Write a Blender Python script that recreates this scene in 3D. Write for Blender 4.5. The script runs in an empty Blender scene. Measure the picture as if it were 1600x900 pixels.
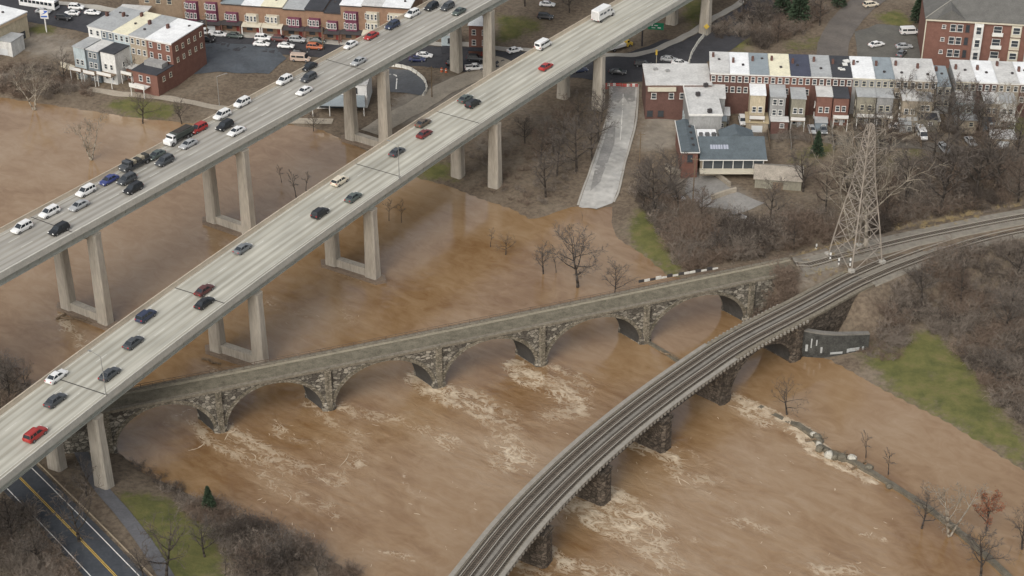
import bpy, math, random
import numpy as np
from mathutils import Vector, Matrix
from math import sin, cos, radians, pi, atan2, sqrt

random.seed(7); rng = np.random.default_rng(7)
sc = bpy.context.scene
C = sc.collection

# ------------------------------------------------------------------ camera
F_PX, PITCH, CAM_H = 2720.0, radians(30.8), 195.0
cam = bpy.data.cameras.new('camera'); cam_o = bpy.data.objects.new('camera', cam); C.objects.link(cam_o)
cam.sensor_width = 36.0; cam.lens = F_PX / 1600 * 36; cam.clip_start = 1; cam.clip_end = 8000
cam_o.location = (0, 0, CAM_H); cam_o.rotation_euler = (pi / 2 - PITCH, 0, 0)
sc.camera = cam_o

# ------------------------------------------------------------------ overcast daylight
SUN_EL, SUN_AZ = radians(42), radians(205)
w = bpy.data.worlds.new('World'); sc.world = w; w.use_nodes = True
wn = w.node_tree; bg = wn.nodes['Background']
sky = wn.nodes.new('ShaderNodeTexSky'); sky.sky_type = 'NISHITA'; sky.sun_disc = False
sky.sun_elevation = SUN_EL; sky.sun_rotation = SUN_AZ
sky.air_density = 1.0; sky.dust_density = 5.0; sky.ozone_density = 0.6
hs = wn.nodes.new('ShaderNodeHueSaturation'); hs.inputs['Saturation'].default_value = 0.36
wn.links.new(sky.outputs[0], hs.inputs['Color']); wn.links.new(hs.outputs[0], bg.inputs[0])
bg.inputs[1].default_value = 0.15
sl = bpy.data.lights.new('sun', 'SUN'); sl.energy = 0.9; sl.angle = radians(60); sl.color = (1, 0.965, 0.92)
so = bpy.data.objects.new('sun', sl); C.objects.link(so)
dirv = Vector((sin(SUN_AZ) * cos(SUN_EL), cos(SUN_AZ) * cos(SUN_EL), sin(SUN_EL)))
so.rotation_euler = dirv.to_track_quat('Z', 'Y').to_euler()
vs = sc.view_settings; vs.view_transform = 'Standard'; vs.look = 'None'; vs.gamma = 1; vs.exposure = 0.15
vs.use_curve_mapping = False
sc.cycles.max_bounces = 4; sc.cycles.diffuse_bounces = 2; sc.cycles.glossy_bounces = 2; sc.cycles.caustics_reflective = False; sc.cycles.caustics_refractive = False

# ------------------------------------------------------------------ survey: sight lines of the photograph -> world points
def P(x, y, z=0.0):
    d = (x - 800, F_PX * cos(PITCH) + (450 - y) * sin(PITCH), -F_PX * sin(PITCH) + (450 - y) * cos(PITCH))
    t = (z - CAM_H) / d[2]
    return Vector((d[0] * t, d[1] * t, z))
def PX(pts, z=0.0): return [P(a, b, z) for a, b in pts]

# ------------------------------------------------------------------ node helpers / materials
MATS = {}
def M(name, col, rough=0.85, var=0.12, scale=0.6, bump=0.0, metal=0.0, spec=0.3, col2=None, streak=None, fine=6.0, emit=0):
    if name in MATS: return MATS[name]
    m = bpy.data.materials.new(name); m.use_nodes = True; nt = m.node_tree; N = nt.nodes; L = nt.links
    b = N['Principled BSDF']; b.inputs['Roughness'].default_value = rough; b.inputs['Metallic'].default_value = metal
    b.inputs['Specular IOR Level'].default_value = spec
    g = N.new('ShaderNodeNewGeometry')
    src = g.outputs['Position']
    if streak:
        mp = N.new('ShaderNodeVectorMath'); mp.operation = 'MULTIPLY'; mp.inputs[1].default_value = streak
        L.new(src, mp.inputs[0]); src = mp.outputs[0]
    n1 = N.new('ShaderNodeTexNoise'); n1.inputs['Scale'].default_value = scale; n1.inputs['Detail'].default_value = 5; n1.inputs['Roughness'].default_value = .6
    n2 = N.new('ShaderNodeTexNoise'); n2.inputs['Scale'].default_value = scale * fine; n2.inputs['Detail'].default_value = 3
    L.new(src, n1.inputs['Vector']); L.new(src, n2.inputs['Vector'])
    ad = N.new('ShaderNodeMath'); ad.operation = 'MULTIPLY_ADD'; ad.inputs[1].default_value = .55
    ml = N.new('ShaderNodeMath'); ml.operation = 'MULTIPLY'; ml.inputs[1].default_value = .45
    L.new(n2.outputs[0], ml.inputs[0]); L.new(n1.outputs[0], ad.inputs[0]); L.new(ml.outputs[0], ad.inputs[2])
    r = N.new('ShaderNodeValToRGB'); e = r.color_ramp.elements
    e[0].position = .34; e[1].position = .66
    c2 = col2 if col2 else tuple(min(1, c * (1 + var)) for c in col)
    c1 = tuple(c * (1 - var) for c in col) if not col2 else col
    e[0].color = (*c1, 1); e[1].color = (*c2, 1)
    L.new(ad.outputs[0], r.inputs[0]); L.new(r.outputs[0], b.inputs['Base Color'])
    if bump:
        bp = N.new('ShaderNodeBump'); bp.inputs['Strength'].default_value = bump; bp.inputs['Distance'].default_value = .1
        L.new(n2.outputs[0], bp.inputs['Height']); L.new(bp.outputs[0], b.inputs['Normal'])
    if emit:
        b.inputs['Emission Color'].default_value = (*col, 1); b.inputs['Emission Strength'].default_value = emit
    MATS[name] = m
    return m

# ------------------------------------------------------------------ mesh helpers
class MB:
    def __init__(s): s.v = []; s.f = []; s.uv = []
    def add(s, vs, fs):
        o = len(s.v); s.v += [tuple(q) for q in vs]; s.f += [tuple(i + o for i in f) for f in fs]; return s
    def box(s, c, d, rz=0.0, taper=1.0):
        x, y, z = d[0] / 2, d[1] / 2, d[2] / 2; ca, sa = cos(rz), sin(rz); out = []
        for dz, k in ((-z, 1.0), (z, taper)):
            for a, b in ((-x, -y), (x, -y), (x, y), (-x, y)):
                a *= k; b *= k
                out.append((c[0] + a * ca - b * sa, c[1] + a * sa + b * ca, c[2] + dz))
        return s.add(out, [(3, 2, 1, 0), (4, 5, 6, 7), (0, 1, 5, 4), (1, 2, 6, 5), (2, 3, 7, 6), (3, 0, 4, 7)])
    def prism(s, poly, z0, z1):
        n = len(poly); vs = [(q[0], q[1], z0) for q in poly] + [(q[0], q[1], z1) for q in poly]
        fs = [tuple(range(n - 1, -1, -1)), tuple(range(n, 2 * n))] + [(i, (i + 1) % n, (i + 1) % n + n, i + n) for i in range(n)]
        return s.add(vs, fs)
    def tube(s, p0, p1, r0, r1=None, n=4):
        p0 = Vector(p0); p1 = Vector(p1); r1 = r0 if r1 is None else r1
        d = (p1 - p0)
        if d.length < 1e-6: return s
        d.normalize(); a = d.cross(Vector((0, 0, 1)) if abs(d.z) < .9 else Vector((1, 0, 0))).normalized(); b = d.cross(a)
        vs = []
        for p, r in ((p0, r0), (p1, r1)):
            for i in range(n):
                t = 2 * pi * i / n; vs.append(p + a * (r * cos(t)) + b * (r * sin(t)))
        fs = [(i, (i + 1) % n, (i + 1) % n + n, i + n) for i in range(n)]
        fs += [tuple(range(n - 1, -1, -1)), tuple(range(n, 2 * n))]
        return s.add(vs, fs)
    def rings(s, rings, cap=True, closed=True):
        n = len(rings[0]); o = len(s.v)
        for r in rings: s.v += [tuple(q) for q in r]
        for k in range(len(rings) - 1):
            for i in range(n if closed else n - 1):
                j = (i + 1) % n
                s.f.append((o + k * n + i, o + k * n + j, o + (k + 1) * n + j, o + (k + 1) * n + i))
        if cap and closed:
            s.f.append(tuple(o + i for i in range(n - 1, -1, -1))); q = o + (len(rings) - 1) * n
            s.f.append(tuple(q + i for i in range(n)))
        return s
    def mesh(s, name, mat=None, smooth=False):
        me = bpy.data.meshes.new(name); me.from_pydata(s.v, [], s.f); me.validate(); me.update()
        if mat: me.materials.append(mat)
        if smooth: me.polygons.foreach_set('use_smooth', [True] * len(me.polygons))
        return me
    def build(s, name, mat, parent=None, smooth=False):
        return link(name, s.mesh(name, mat, smooth), parent)
def link(name, data, parent=None):
    o = bpy.data.objects.new(name, data); C.objects.link(o)
    if parent is not None: o.parent = parent
    return o
def tag(o, label=None, cat=None, group=None, kind=None):
    if label: o['label'] = label
    if cat: o['category'] = cat
    if group: o['group'] = group
    if kind: o['kind'] = kind
    return o
def empty(name, label, cat, loc=(0, 0, 0), rz=0.0, group=None):
    o = link(name, None); o.location = loc; o.rotation_euler = (0, 0, rz); o.empty_display_size = .1
    return tag(o, label, cat, group)
def npmesh(name, V, Fc, mat):
    me = bpy.data.meshes.new(name); V = np.asarray(V, np.float32); Fc = np.asarray(Fc, np.int32); k = Fc.shape[1]
    me.vertices.add(len(V)); me.vertices.foreach_set('co', V.ravel())
    me.loops.add(Fc.size); me.loops.foreach_set('vertex_index', Fc.ravel())
    me.polygons.add(len(Fc)); me.polygons.foreach_set('loop_start', np.arange(0, Fc.size, k, dtype=np.int32))
    me.update(calc_edges=True); me.validate(); me.materials.append(mat)
    return me

# polyline utilities
def resample(pts, step):
    pts = [Vector(p) for p in pts]; out = []
    # catmull-rom
    ext = [pts[0] * 2 - pts[1]] + pts + [pts[-1] * 2 - pts[-2]]
    dense = []
    for i in range(1, len(ext) - 2):
        a, b, c, d = ext[i - 1:i + 3]
        for k in range(24):
            t = k / 24
            dense.append(.5 * ((2 * b) + (c - a) * t + (2 * a - 5 * b + 4 * c - d) * t * t + (3 * b - a - 3 * c + d) * t ** 3))
    dense.append(pts[-1]); acc = [0]
    for i in range(1, len(dense)): acc.append(acc[-1] + (dense[i] - dense[i - 1]).length)
    n = max(2, int(round(acc[-1] / step)) + 1); j = 0
    for k in range(n):
        s_ = acc[-1] * k / (n - 1)
        while j < len(acc) - 2 and acc[j + 1] < s_: j += 1
        t = (s_ - acc[j]) / max(1e-9, acc[j + 1] - acc[j]); out.append(dense[j].lerp(dense[j + 1], t))
    return out
class Line:
    def __init__(s, pts, step=2.0):
        s.p = resample(pts, step); s.s = [0.0]
        for i in range(1, len(s.p)): s.s.append(s.s[-1] + (s.p[i] - s.p[i - 1]).length)
        s.len = s.s[-1]
    def at(s, d):
        d = min(max(d, 0), s.len); i = min(int(np.searchsorted(s.s, d)), len(s.p) - 1); i = max(i, 1)
        t = (d - s.s[i - 1]) / (s.s[i] - s.s[i - 1]); return s.p[i - 1].lerp(s.p[i], t)
    def tan(s, d):
        a = s.at(max(0, d - 2)); b = s.at(min(s.len, d + 2)); t = (b - a); t.z = 0; return t.normalized()
    def off(s, d, o, z=None):           # o > 0 to the right of the direction of travel
        t = s.tan(d); q = s.at(d) + Vector((t.y, -t.x, 0)) * o
        if z is not None: q.z = z
        return q
    def near(s, q):
        b = min(range(len(s.p)), key=lambda i: (s.p[i].x - q.x) ** 2 + (s.p[i].y - q.y) ** 2); d0 = s.s[b]
        best = min((((s.at(d0 + k * .2).x - q.x) ** 2 + (s.at(d0 + k * .2).y - q.y) ** 2), d0 + k * .2) for k in range(-15, 16)); return min(max(best[1], 0), s.len)
def sweep(line, d0, d1, prof, step=3.0, z=None, closed=True):
    n = max(1, int(round((d1 - d0) / step))); R = []
    for i in range(n + 1):
        d = d0 + (d1 - d0) * i / n; base = line.at(d); t = line.tan(d); nr = Vector((t.y, -t.x, 0))
        R.append([base + nr * o + Vector((0, 0, hz)) for o, hz in prof])
    return MB().rings(R, closed=closed)
def rect(o0, o1, z0, z1): return [(o0, z0), (o1, z0), (o1, z1), (o0, z1)]

# ------------------------------------------------------------------ terrain and shoreline
SHORE_N = [(-1500, 470)] + [tuple(P(*q)[:2]) for q in [(-90, 138), (0, 153), (60, 162), (140, 174), (200, 184), (262, 190), (330, 197),
   (400, 199), (450, 195), (500, 203), (540, 222), (600, 250), (640, 276), (700, 292), (750, 312), (800, 328), (825, 343), (850, 340),
   (880, 328), (903, 322), (930, 329), (956, 322), (952, 350), (965, 375), (1005, 400), (1040, 430), (1090, 444), (1140, 458), (1166, 480), (1180, 492), (1215, 520), (1252, 543),
   (1300, 566), (1360, 600), (1420, 632), (1480, 662), (1540, 700), (1600, 738), (1720, 815)]] + [(190, 120), (600, -600), (3000, -600), (3000, 3500), (-1500, 3500)]
SHORE_S = [(-1500, 270)] + [tuple(P(*q)[:2]) for q in [(-160, 525), (-40, 548), (14, 580), (50, 612), (100, 655), (150, 690), (188, 708),
   (230, 742), (290, 768), (340, 797), (420, 834), (500, 864), (575, 908), (660, 970)]] + [(-40, 60), (-60, -600), (-1500, -600)]
def sdist(X, Y, poly):
    X = np.asarray(X, float); Y = np.asarray(Y, float); d2 = np.full(X.shape, 1e18); ins = np.zeros(X.shape, bool); n = len(poly)
    for i in range(n):
        ax, ay = poly[i][:2]; bx, by = poly[(i + 1) % n][:2]; ex, ey = bx - ax, by - ay
        t = np.clip(((X - ax) * ex + (Y - ay) * ey) / (ex * ex + ey * ey + 1e-12), 0, 1)
        d2 = np.minimum(d2, (X - ax - t * ex) ** 2 + (Y - ay - t * ey) ** 2)
        if ay != by:
            c = ((ay > Y) != (by > Y)) & (X < (bx - ax) * (Y - ay) / (by - ay) + ax); ins ^= c
    return np.where(ins, 1, -1) * np.sqrt(d2)
def ldist(X, Y, pts):
    X = np.asarray(X, float); Y = np.asarray(Y, float); d2 = np.full(X.shape, 1e18)
    for a, b in zip(pts, pts[1:]):
        ex, ey = b[0] - a[0], b[1] - a[1]
        t = np.clip(((X - a[0]) * ex + (Y - a[1]) * ey) / (ex * ex + ey * ey + 1e-12), 0, 1)
        d2 = np.minimum(d2, (X - a[0] - t * ex) ** 2 + (Y - a[1] - t * ey) ** 2)
    return np.sqrt(d2)
def sst(x, a, b): t = np.clip((x - a) / (b - a), 0, 1); return t * t * (3 - 2 * t)
RAIL_Z = 9.0
EMB_A = PX([(1222, 428), (1262, 415), (1330, 396), (1420, 374), (1500, 357), (1600, 338), (1800, 305)], RAIL_Z)
EMB_B = PX([(1322, 442), (1345, 431), (1400, 408), (1500, 374), (1600, 350), (1800, 315)], RAIL_Z)
EMB_C = PX([(168, 630), (100, 645), (-300, 720)], RAIL_Z)
def H(X, Y):
    X = np.asarray(X, float); Y = np.asarray(Y, float)
    dn = sdist(X, Y, SHORE_N); ds = sdist(X, Y, SHORE_S)
    wob = .35 * np.sin(X * .23 + 1.3) * np.sin(Y * .19) + .2 * np.sin(X * .61) * np.sin(Y * .53 + 2)
    hn = 1.5 * (1 - np.exp(-np.maximum(dn, 0) / 7)) + 4.0 * sst(dn, 12, 110) + .01 * np.maximum(dn - 110, 0)
    hsb = 3.6 * (1 - np.exp(-np.maximum(ds, 0) / 9)) + .01 * np.maximum(ds - 30, 0)
    d = np.maximum(dn, ds); h = np.where(dn > 0, hn, np.where(ds > 0, hsb, -2.6 * (1 - np.exp(np.minimum(d, 0) / 5)) - .02))
    h = h + np.where(dn > 0, wob * sst(d, 0, 14), 0)
    for e, hw in ((EMB_A, 4.9), (EMB_B, 5.2)):
        q = ldist(X, Y, e); ex, ey = e[1].x - e[0].x, e[1].y - e[0].y; al = ((X - e[0].x) * ex + (Y - e[0].y) * ey) / sqrt(ex * ex + ey * ey); q = np.where(al < 0, np.sqrt(np.maximum(q * q + 8 * al * al, 0)), q); h = np.maximum(h, np.where(q < 34, RAIL_Z + (-.12 if hw < 5 else -.65) - np.maximum(0, q - hw) / 1.15, -9))
    return h
def h1(x, y): return float(H(np.array([x]), np.array([y]))[0])
def G(x, y, dz=0.0):                # where a sight line meets the terrain (water counts as ground at 0)
    z = 0.0
    for _ in range(7):
        q = P(x, y, z); z = max(0.0, h1(q.x, q.y))
    q = P(x, y, z); q.z = z + dz; return q

def axis(a, b, step, lo, hi):
    m = list(np.arange(a, b + .01, step)); g = step; x = a; pre = []
    while x > lo: g *= 1.35; x -= g; pre.append(x)
    g = step; x = b; post = []
    while x < hi: g *= 1.35; x += g; post.append(x)
    return np.array(pre[::-1] + m + post)
def grid(xs, ys):
    Xg, Yg = np.meshgrid(xs, ys); nx, ny = len(xs), len(ys)
    i = np.arange(nx * ny).reshape(ny, nx); f = np.stack([i[:-1, :-1], i[:-1, 1:], i[1:, 1:], i[1:, :-1]], -1).reshape(-1, 4)
    return Xg.ravel(), Yg.ravel(), f
def attr(me, name, vals):
    a = me.attributes.new(name, 'FLOAT', 'POINT'); a.data.foreach_set('value', np.asarray(vals, np.float32))

# terrain colour zones (lawns, gravelled lots), outlined on the ground
LAWN = [([(988, 335), (1010, 322), (1035, 360), (1050, 400), (1062, 428), (1035, 425), (985, 380)], 1.0),
        ([(1350, 560), (1400, 520), (1460, 520), (1510, 570), (1560, 640), (1610, 690), (1610, 735), (1560, 708), (1480, 660), (1400, 620)], .9),
        ([(190, 775), (240, 775), (330, 830), (345, 900), (270, 905), (235, 850)], 1.3),
        ([(150, 160), (205, 152), (285, 165), (260, 185), (190, 180)], .8), ([(1370, 25), (1400, 18), (1425, 36), (1395, 42)], 1.2),
        ([(1065, 0), (1110, 0), (1095, 45), (1075, 40)], 1.0), ([(1100, 55), (1180, 60), (1180, 80), (1110, 85)], .8),
        ([(780, 25), (850, 32), (830, 55), (770, 70)], .8), ([(1430, 225), (1450, 255), (1400, 275), (1370, 262)], .9),
        ([(1550, 180), (1610, 180), (1610, 225), (1560, 205)], .8), ([(1235, 235), (1300, 225), (1290, 255), (1240, 262)], .7),
        ([(1225, 60), (1285, 55), (1285, 82), (1230, 84)], .6), ([(640, 262), (700, 258), (712, 282), (660, 278)], 1.0), ([(52, 42), (88, 40), (80, 52), (55, 50)], 1.2)]
LOTS = [([(10, 60), (60, 45), (130, 60), (110, 95), (40, 90)], .7), ([(1040, 270), (1120, 275), (1200, 320), (1150, 335), (1070, 320)], .8),
        ([(1010, 165), (1065, 170), (1060, 230), (1000, 240)], .9), ([(620, 150), (740, 110), (800, 110), (680, 190), (600, 200)], 1.0),
        ([(1110, 190), (1230, 190), (1230, 215), (1110, 215)], .5), ([(1300, 195), (1480, 195), (1560, 240), (1400, 245), (1290, 230)], .4),
        ([(1180, 400), (1330, 380), (1420, 385), (1330, 420), (1230, 470)], .5), ([(700, 180), (830, 140), (880, 180), (840, 250), (760, 280)], .35)]
xs = axis(-200, 190, 2.0, -1480, 1800); ys = axis(205, 560, 2.0, -590, 2600)
X, Y, f = grid(xs, ys); Z = H(X, Y)
def zone(X, Y, zones, feather=4.5):
    out = np.zeros(len(X))
    for pl, k in zones:
        wpl = [G(*q) for q in pl]; out = np.maximum(out, k * sst(sdist(X, Y, wpl), -feather, feather))
    return out
def ground_material():
    m = bpy.data.materials.new('ground_soil_and_grass'); m.use_nodes = True; nt = m.node_tree; N = nt.nodes; L = nt.links; b = N['Principled BSDF']
    b.inputs['Roughness'].default_value = .95; b.inputs['Specular IOR Level'].default_value = .15
    g = N.new('ShaderNodeNewGeometry')
    def noise(sc_, det=6, r=.62):
        n = N.new('ShaderNodeTexNoise'); n.inputs['Scale'].default_value = sc_; n.inputs['Detail'].default_value = det; n.inputs['Roughness'].default_value = r
        L.new(g.outputs['Position'], n.inputs['Vector']); return n.outputs[0]
    def ramp(v, stops):
        r = N.new('ShaderNodeValToRGB'); e = r.color_ramp.elements
        while len(e) < len(stops): e.new(.5)
        for k, (p, c) in zip(e, stops): k.position = p; k.color = (*c, 1)
        L.new(v, r.inputs[0]); return r.outputs[0]
    def mixc(fac, a, c):
        x = N.new('ShaderNodeMix'); x.data_type = 'RGBA'; L.new(fac, x.inputs[0]); L.new(a, x.inputs[6]); L.new(c, x.inputs[7]); return x.outputs[2]
    def mth(op, a, c=None, d=None):
        x = N.new('ShaderNodeMath'); x.operation = op
        for i, v in enumerate((a, c, d)):
            if v is None: continue
            if isinstance(v, (int, float)): x.inputs[i].default_value = v
            else: L.new(v, x.inputs[i])
        return x.outputs[0]
    soil = ramp(noise(.09), [(.3, (.085, .064, .047)), (.5, (.14, .11, .079)), (.68, (.19, .158, .118))])
    litter = ramp(noise(1.1, 5), [(.35, (.075, .057, .043)), (.62, (.225, .18, .13))])
    mx = N.new('ShaderNodeMix'); mx.data_type = 'RGBA'; mx.inputs[0].default_value = .45; L.new(soil, mx.inputs[6]); L.new(litter, mx.inputs[7])
    grass = ramp(noise(.35), [(.3, (.078, .086, .032)), (.55, (.13, .126, .046)), (.75, (.17, .14, .066))])
    lot = ramp(noise(.25), [(.3, (.16, .14, .115)), (.7, (.30, .265, .215))])
    def masked(name, amp):
        a = N.new('ShaderNodeAttribute'); a.attribute_name = name
        v = mth('ADD', a.outputs['Fac'], mth('MULTIPLY', mth('SUBTRACT', mth('ADD', mth('MULTIPLY', noise(.16), .6), mth('MULTIPLY', noise(.9, 5, .7), .4)), .5), amp)); 
        s = N.new('ShaderNodeMapRange'); s.interpolation_type = 'SMOOTHSTEP'; s.inputs[1].default_value = .2; s.inputs[2].default_value = .8; L.new(v, s.inputs[0])
        return mth('MULTIPLY', s.outputs[0], mth('MINIMUM', mth('MULTIPLY', a.outputs['Fac'], 3.0), 1.0))
    col = mixc(masked('lot', 1.8), mx.outputs[2], lot); col = mixc(masked('lawn', 2.6), col, grass)
    L.new(col, b.inputs['Base Color'])
    bp = N.new('ShaderNodeBump'); bp.inputs['Strength'].default_value = .5; bp.inputs['Distance'].default_value = .3
    L.new(noise(1.5, 6), bp.inputs['Height']); L.new(bp.outputs[0], b.inputs['Normal'])
    return m
me = npmesh('ground', np.stack([X, Y, Z], 1), f, ground_material())
attr(me, 'lawn', zone(X, Y, LAWN)); attr(me, 'lot', zone(X, Y, LOTS))
me.polygons.foreach_set('use_smooth', [True] * len(me.polygons))
tag(link('ground', me), 'brown muddy river banks with patches of olive winter grass', None, kind='structure')

# ------------------------------------------------------------------ flooded river
WAKES = [  # path on the water (surveyed), half width in metres, strength
    ([(352, 668), (400, 700), (450, 728), (520, 745)], 3.4, .95), ([(302, 655), (325, 690), (390, 720), (430, 760), (520, 800)], 2.4, .9),
    ([(300, 640), (275, 650), (268, 660)], 1.6, .6), ([(522, 632), (560, 650), (620, 655), (700, 690)], 2.8, .7), ([(480, 630), (510, 655), (560, 680), (560, 720)], 2.4, .75), ([(425, 650), (445, 685), (520, 700)], 2.6, .5),
    ([(648, 590), (690, 618), (745, 635), (790, 668), (800, 720)], 3.6, 1.1), ([(690, 603), (740, 615), (800, 645), (812, 690)], 2.2, .8),
    ([(806, 570), (820, 588), (860, 600), (890, 610), (905, 640), (860, 648)], 3.4, 1.15), ([(852, 570), (900, 585), (925, 610), (905, 640)], 1.8, .7),
    ([(1150, 620), (1200, 645), (1260, 677), (1278, 704)], 1.7, 2.6), ([(1272, 696), (1300, 720), (1345, 737), (1362, 748)], 1.7, 2.2), ([(1095, 613), (1150, 635), (1190, 660)], 2.2, .7),
    ([(988, 688), (1010, 700), (1050, 715), (1060, 745), (1110, 750)], 2.6, .95), ([(1044, 697), (1080, 705), (1110, 735)], 1.4, .6), ([(1055, 720), (1080, 760), (1150, 800), (1200, 850)], 3.4, .45),
    ([(942, 762), (970, 775), (1000, 800), (1030, 815)], 2.8, 1.1), ([(890, 783), (920, 800), (950, 825), (980, 825), (1000, 850), (1045, 885)], 3.6, 1.15), ([(940, 785), (980, 800), (1030, 818)], 2.6, .9),
    ([(857, 860), (880, 880), (930, 888), (990, 905)], 2.6, 1.0), ([(806, 880), (840, 900), (870, 920)], 2.4, .9), ([(960, 840), (1000, 842), (1080, 845), (1130, 852)], 1.4, .6),
    ([(1270, 885), (1290, 895), (1330, 890)], 2.2, 1.0), ([(95, 490), (105, 515), (130, 535)], 2.2, .9), ([(128, 520), (122, 540)], 1.8, .9), ([(318, 362), (322, 372), (350, 385)], 1.4, .6), ([(512, 420), (540, 432), (585, 442)], 1.2, .5),
    ([(325, 573), (335, 580), (350, 590)], 1.3, .8), ([(590, 860), (620, 866), (645, 872)], 1.0, .7), ([(630, 740), (637, 765), (650, 775)], .9, .6), ([(755, 680), (762, 700)], .9, .7),
    ([(850, 645), (855, 660)], 1.0, 1.0), ([(540, 480), (555, 500)], 2.5, .35), ([(420, 470), (460, 490), (480, 500)], 4.0, .3), ([(1390, 770), (1400, 778)], 1.2, .4), ([(1345, 835), (1380, 842)], 1.2, .5)]
xs = axis(-175, 160, 1.0, -1480, 1800); ys = axis(215, 420, 1.0, -590, 700)
X, Y, f = grid(xs, ys)
foam = np.zeros(len(X)); rough_ = np.zeros(len(X))
for path, hw, k in WAKES:
    pw = PX(path); q = ldist(X, Y, pw); nseg = len(pw) - 1
    for i_ in range(nseg):
        for j_ in range(3):
            a_, b_ = pw[i_].lerp(pw[i_ + 1], j_ / 3), pw[i_].lerp(pw[i_ + 1], (j_ + 1) / 3); tf = (i_ + j_ / 3) / nseg; kk = k if k > 1.8 else k * (1.12 - .5 * tf); wv_ = hw * (.75 + .6 * tf)
            foam = np.maximum(foam, kk * (1 - sst(ldist(X, Y, [a_, b_]), wv_ * .1, wv_ * 1.4)))
    rough_ = np.maximum(rough_, min(1, k) * (1 - sst(q, hw, hw * 4.5)))
south = sst(sdist(X, Y, [P(*q) for q in [(170, 660), (500, 610), (850, 560), (1060, 540), (1160, 620), (1560, 890), (1560, 1400), (-200, 1400)]]), -6, 10)
up = sst(sdist(X, Y, [P(*q) for q in [(230, 600), (330, 470), (560, 420), (830, 380), (1000, 450), (1000, 500), (500, 580)]]), -10, 10)
turb = np.clip(.06 + .36 * south + .26 * up + .8 * rough_, 0, 1.1)
def fbm(X, Y, s, seed):
    r = np.random.default_rng(seed); o = np.zeros(len(X))
    for k in range(9):
        a = r.uniform(0, 2 * pi); fr = s * r.uniform(.5, 1.9); o += np.sin(X * cos(a) * fr + Y * sin(a) * fr + r.uniform(0, 6)) / 9 * 2
    return o
Z = turb * (.05 * fbm(X, Y, .4, 1) + .03 * fbm(X, Y, 1.0, 2)) + .10 * np.clip(foam, 0, 1) * (rng.random(len(X)) * .6 + .4) * (.5 + .5 * fbm(X, Y, 1.1, 3))
def water_material():
    m = bpy.data.materials.new('muddy_flood_water'); m.use_nodes = True; nt = m.node_tree; N = nt.nodes; L = nt.links; b = N['Principled BSDF']
    g = N.new('ShaderNodeNewGeometry')
    def vm(op, a, v):
        x = N.new('ShaderNodeVectorMath'); x.operation = op; L.new(a, x.inputs[0])
        if isinstance(v, tuple): x.inputs[1].default_value = v
        else: L.new(v, x.inputs[1])
        return x.outputs[0]
    rot = N.new('ShaderNodeVectorRotate'); rot.rotation_type = 'Z_AXIS'; rot.inputs['Angle'].default_value = radians(38); L.new(g.outputs['Position'], rot.inputs['Vector'])
    flow = vm('MULTIPLY', rot.outputs[0], (.62, 1.0, 1.0))      # stretched along the current
    def noise(v, sc_, det=5, r=.6, dist=0):
        n = N.new('ShaderNodeTexNoise'); n.inputs['Scale'].default_value = sc_; n.inputs['Detail'].default_value = det; n.inputs['Roughness'].default_value = r; n.inputs['Distortion'].default_value = dist
        L.new(v, n.inputs['Vector']); return n.outputs[0]
    def mth(op, a, c=None, d=None):
        x = N.new('ShaderNodeMath'); x.operation = op
        for i, v in enumerate((a, c, d)):
            if v is None: continue
            if isinstance(v, (int, float)): x.inputs[i].default_value = v
            else: L.new(v, x.inputs[i])
        return x.outputs[0]
    def step(v, a, c):
        s = N.new('ShaderNodeMapRange'); s.interpolation_type = 'SMOOTHSTEP'; s.inputs[1].default_value = a; s.inputs[2].default_value = c; L.new(v, s.inputs[0]); return s.outputs[0]
    at = lambda n: (lambda q: (setattr(q, 'attribute_name', n), q.outputs['Fac'])[1])(N.new('ShaderNodeAttribute'))
    foam, turb = at('foam'), at('turb')
    r = N.new('ShaderNodeValToRGB'); e = r.color_ramp.elements; e.new(.5)
    for k, (p, c) in zip(e, [(.36, (.184, .102, .043)), (.5, (.265, .170, .089)), (.64, (.322, .227, .137))]): k.position = p; k.color = (*c, 1)
    big = noise(flow, .03, 5, .62, .9); mid = noise(flow, .26, 6, .68, 1.4)
    cur = vm('MULTIPLY', rot.outputs[0], (.10, .75, 1.0)); strk = noise(cur, .55, 5, .62, .5)
    mixv0 = mth('ADD', mth('MULTIPLY', big, .66), mth('MULTIPLY', mid, .34)); mixv = mth('ADD', mixv0, mth('MULTIPLY', mth('SUBTRACT', strk, .5), mth('MULTIPLY_ADD', turb, .34, .05))); L.new(mixv, r.inputs[0])
    # lacy foam: thin ridges of distorted noise
    nz = N.new('ShaderNodeTexNoise'); nz.inputs['Scale'].default_value = .35; nz.inputs['Detail'].default_value = 4; L.new(flow, nz.inputs['Vector'])
    warp = vm('ADD', flow, vm('MULTIPLY', vm('SUBTRACT', nz.outputs['Color'], (.5, .5, .5)), (5.0, 5.0, 0)))
    def net(sc_, w0):
        v = N.new('ShaderNodeTexVoronoi'); v.feature = 'DISTANCE_TO_EDGE'; v.inputs['Scale'].default_value = sc_; L.new(warp, v.inputs['Vector'])
        return mth('SUBTRACT', 1.0, step(mth('DIVIDE', v.outputs['Distance'], mth('ADD', w0, mth('MULTIPLY', foam, w0 * 1.6))), 0.0, 1.0))
    lace = mth('MAXIMUM', net(.42, .06), mth('MULTIPLY', net(1.15, .09), .85))
    patch = step(noise(flow, .07, 4, .6, .5), .46, .70)
    amt = mth('ADD', mth('MULTIPLY', foam, mth('ADD', .62, mth('MULTIPLY', patch, .5))), mth('MULTIPLY', mth('MULTIPLY', turb, patch), .22))
    brk = step(noise(flow, .5, 5, .65, .6), .36, .60)
    fm = mth('MULTIPLY', mth('MULTIPLY', lace, brk), step(amt, .12, .75))
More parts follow.
